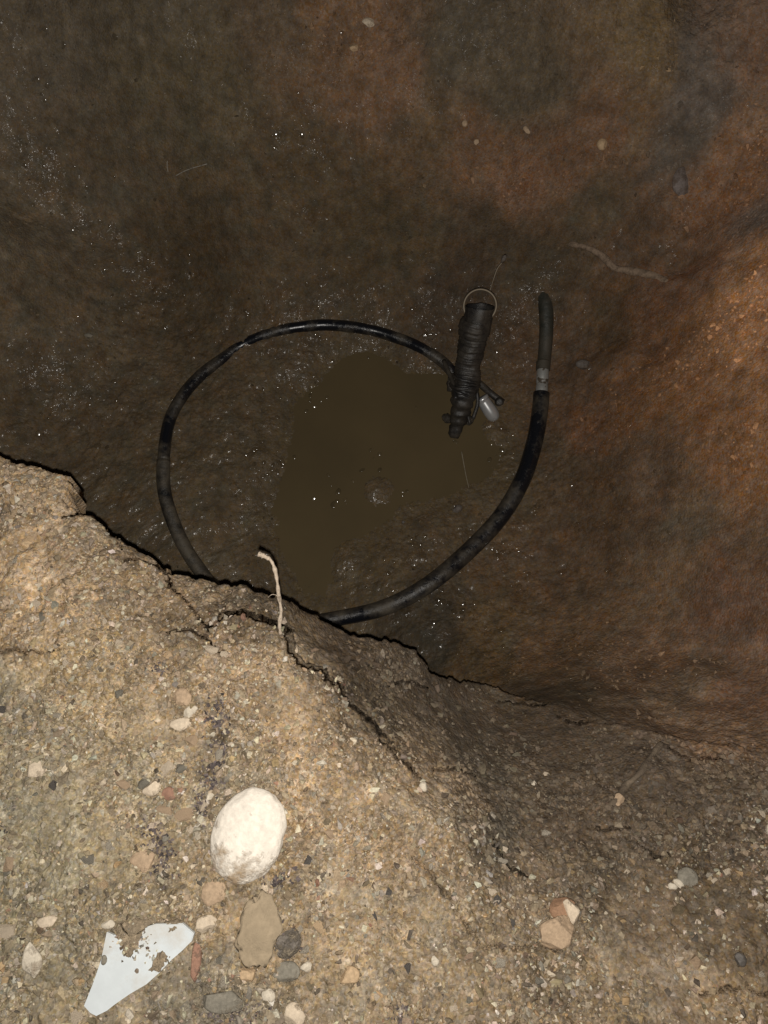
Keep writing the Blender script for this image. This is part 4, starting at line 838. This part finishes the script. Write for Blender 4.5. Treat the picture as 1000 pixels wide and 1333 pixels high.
tube('nozzle_tip', [pathS[0] - axs * .045, pathS[0] - axs * .02, pathS[0] + axs * .01, pathS[0] + axs * .03], lambda t: .0095 + .004 * math.sin(math.pi * min(t, .6)), 20, RUB, rs)
# wrapped bands near the waist
for t_, rr2, tw in ((.38, .0245, .2), (.44, .026, -.15), (.50, .0245, .1)):
    c = axs * t_; A_ = axs.normalized(); e1 = A_.cross(Vector((1, 0, 0))).normalized(); e2 = A_.cross(e1)
    ringp = [c + (e1 * math.cos(a) + e2 * math.sin(a)) * rr2 + A_ * tw * .03 * math.sin(a) for a in np.linspace(0, 2 * math.pi, 33)]
    tube('tape_band', ringp, .0028, 8, RUB, rs)
# cable ends beside the waist
for j, pxs in enumerate([[(578, 470), (584, 484), (590, 500), (594, 520)], [(616, 545), (622, 525), (620, 508), (612, 492)], [(612, 552), (606, 528), (600, 515), (590, 505)]]):
    ppz = [P(u, v, -.505 - .008 * j + .01 * i) - sb for i, (u, v) in enumerate(pxs)]
    tube('strap', catmull(ppz, 6), .0045 - .0007 * j, 10, RUB, rs)
for q_s, (cu, cv, rr_, cz) in enumerate([(590, 500, .013, -.52), (612, 470, .015, -.475), (600, 528, .012, -.53), (618, 440, .011, -.44), (583, 545, .009, -.54), (608, 548, .010, -.545)]):
    cm = rock_mesh('mud_clod', 140 + q_s, (rr_, rr_ * 1.5, rr_ * .8), 4, (.6, .9), .25, 3); cl_ = link('mud_clod', cm, CLOD, rs); cl_.location = P(cu, cv, cz) - sb; cl_.rotation_euler = (.3, .2, q_s)
# ring
rc = P(625, 398, -.375); view = (Vector((0, 0, CAM_H)) - rc).normalized(); e1 = view.cross(Vector((0, 1, .2))).normalized(); e2 = view.cross(e1)
rad_ = 21.0 * dist(rc) / F
tube('wire_ring', [rc - sb + (e1 * math.cos(a) + e2 * math.sin(a) * .98) * rad_ for a in np.linspace(0, 2 * math.pi, 65)], .0021, 8, WIRE, rs, caps=False)
# rim shell joining ring and sleeve
tube('sleeve_mouth', [axs * .90, axs * .97, axs * 1.04, (rc - sb) * .995], lambda t: .0272 - .0008 * t, 28, RUB, rs, caps=False)
wp = [rc - sb + (e1 * math.cos(2.2) + e2 * math.sin(2.2)) * 0] 
wpx = [P(638, 378, -.37), P(643, 362, -.362), P(648, 349, -.352), P(655, 340, -.345)]
tube('tie_wire', catmull([p - sb for p in wpx], 6), .0011, 8, WIRE, rs)
be = P(656, 337, -.342)
bme = rock_mesh('wire_end', 77, (.0042, .0085, .0045), 3, (.7, .9), .1, 3); bo = link('wire_end', bme, wetgrey_m, rs); bo.location = be - sb; bo.rotation_euler = (.3, 0, -.4)

from mathutils import noise as _nz
for ch in [c for c in C.objects if c.parent is rs and c.type == 'MESH' and c.name.split('.')[0] in ('ribbed_tube', 'nozzle', 'nozzle_tip', 'sleeve_mouth', 'tape_band')]:
    for v in ch.data.vertices:
        q = v.co * 38; d_ = _nz.noise_vector(q) * .0034 + _nz.noise_vector(q * 3.1) * .0016; v.co += d_
# --- bright metal fitting on a black stem
fb = P(642, 541, -.528); ft = P(629, 521, -.512)
rf = empty('metal_fitting', fb); tag(rf, 'short rounded bright metal fitting on a dark stem beside the sleeve', 'pipe fitting')
A_ = ft - fb; fp = [A_ * t for t in (-.32, -.28, -.18, 0, .3, .6, .9, 1.0, 1.02, 1.16, 1.2)]
fr_ = [.002, .006, .0105, .0130, .0136, .0130, .0122, .0120, .0132, .0132, .006]
tube('fitting_body', fp, lambda t: fr_[int(round(t * 10))], 28, CHROME, rf)
tube('stem', catmull([P(608, 488, -.50) - fb, P(625, 500, -.51) - fb, P(640, 513, -.525) - fb, P(655, 524, -.53) - fb], 6), .0065, 16, RUB, rf)
cb = rock_mesh('stem_cap', 91, (.009, .009, .009), 5, (.7, .9), .05, 3); co = link('stem_cap', cb, RUB, rf); co.location = P(650, 523, -.522) - fb

# --- thin pale stick in the puddle
s0 = P(601, 588, WZ + .012); s1 = P(607, 620, WZ + .004); s2 = P(613, 645, WZ - .001)
tk = tube('thin_stick', catmull([s0, s1, s2], 8), lambda t: .0011 - .0005 * t, 8, rock_material('pale_stick', (.20, .17, .12), (.1, .08, .05), .6, .7, .6, 100, .2))
tag(tk, 'thin pale stick slanting into the puddle below the sleeve', 'stick')

# ------------------------------------------------------------------ roots
root_m = rock_material('pale_root', (.52, .42, .32), (.24, .18, .12), .55, .68, .85, 160, .35)
rootwall_m = rock_material('brown_root', (.27, .195, .135), (.12, .085, .06), .5, .66, .85, 110, .35)
rp = [(365, 823, .001, -.004), (364, 812, .008, 0), (366, 795, .016, 0), (363, 776, .026, 0), (361, 758, .035, 0), (358, 742, .042, 0), (353, 730, .046, 0), (346, 725, .048, 0), (337, 721, .048, 0)]
zb = 0.0
rq = [P(u, v, zb + dz) for u, v, dz, _ in rp]; rq = [rq[0] + Vector((0, -.004, -.018))] + rq
def rr3(t): return .0019 + .0004 * math.sin(t * 31) + .0003 * math.sin(t * 77) + (.0012 if t > .93 else 0)
ro = tube('root', catmull(rq, 8), rr3, 12, root_m); tag(ro, 'thin pale root sticking up from the bank over the pit', 'root')
twg = tube('rootlet', catmull([rq[4], rq[4] + Vector((-.006, .001, .004)), rq[4] + Vector((-.010, -.003, .008))], 5), lambda t: .0007 * (1 - .7 * t), 6, root_m, ro)
wq_ = at([(740, 310), (750, 315), (765, 321), (785, 333), (800, 345), (818, 350), (838, 354), (860, 360), (880, 372)])
offs = [-.012, .001, .003, .003, .0, -.002, -.004, -.006, -.012]
wr = tube('root', catmull([p + Vector((0, -.3 * o_, o_ * 1.2)) for p, o_ in zip(wq_, offs)], 8), lambda t: .0046 + .0008 * math.sin(t * 20) + .004 * t, 12, rootwall_m); tag(wr, 'brown root curving out of the far right pit wall', 'root')
br = at([(862, 968), (845, 985), (828, 1006), (812, 1024), (800, 1040), (790, 1052)])
b2 = tube('root', catmull([p + Vector((0, 0, o_)) for p, o_ in zip(br, (-.003, .0005, .001, .001, .0, -.004))], 8), lambda t: .0032 + .001 * t + .0008 * math.sin(t * 23), 12, rock_material('soil_root', (.19, .145, .10), (.12, .09, .065), .45, .65, .9, 110, .3)); tag(b2, 'buried root running down the dark slope to a tan pebble', 'root')
straw_m = rock_material('dry_straw', (.34, .31, .26), (.14, .11, .08), .55, .7, .8, 200, .2)
a_ = at([(229, 232), (245, 224), (270, 215)]); tag(tube('straw', catmull([p + Vector((0, 0, .004)) for p in a_], 6), .0009, 6, straw_m), 'longer dry straw lying on the dark left wall', 'straw')
a_ = at([(219, 212), (219, 220), (220, 227)]); tag(tube('straw', catmull([p + Vector((0, 0, .003)) for p in a_], 6), .0007, 6, straw_m), 'shorter upright straw bit left of the longer one', 'straw')
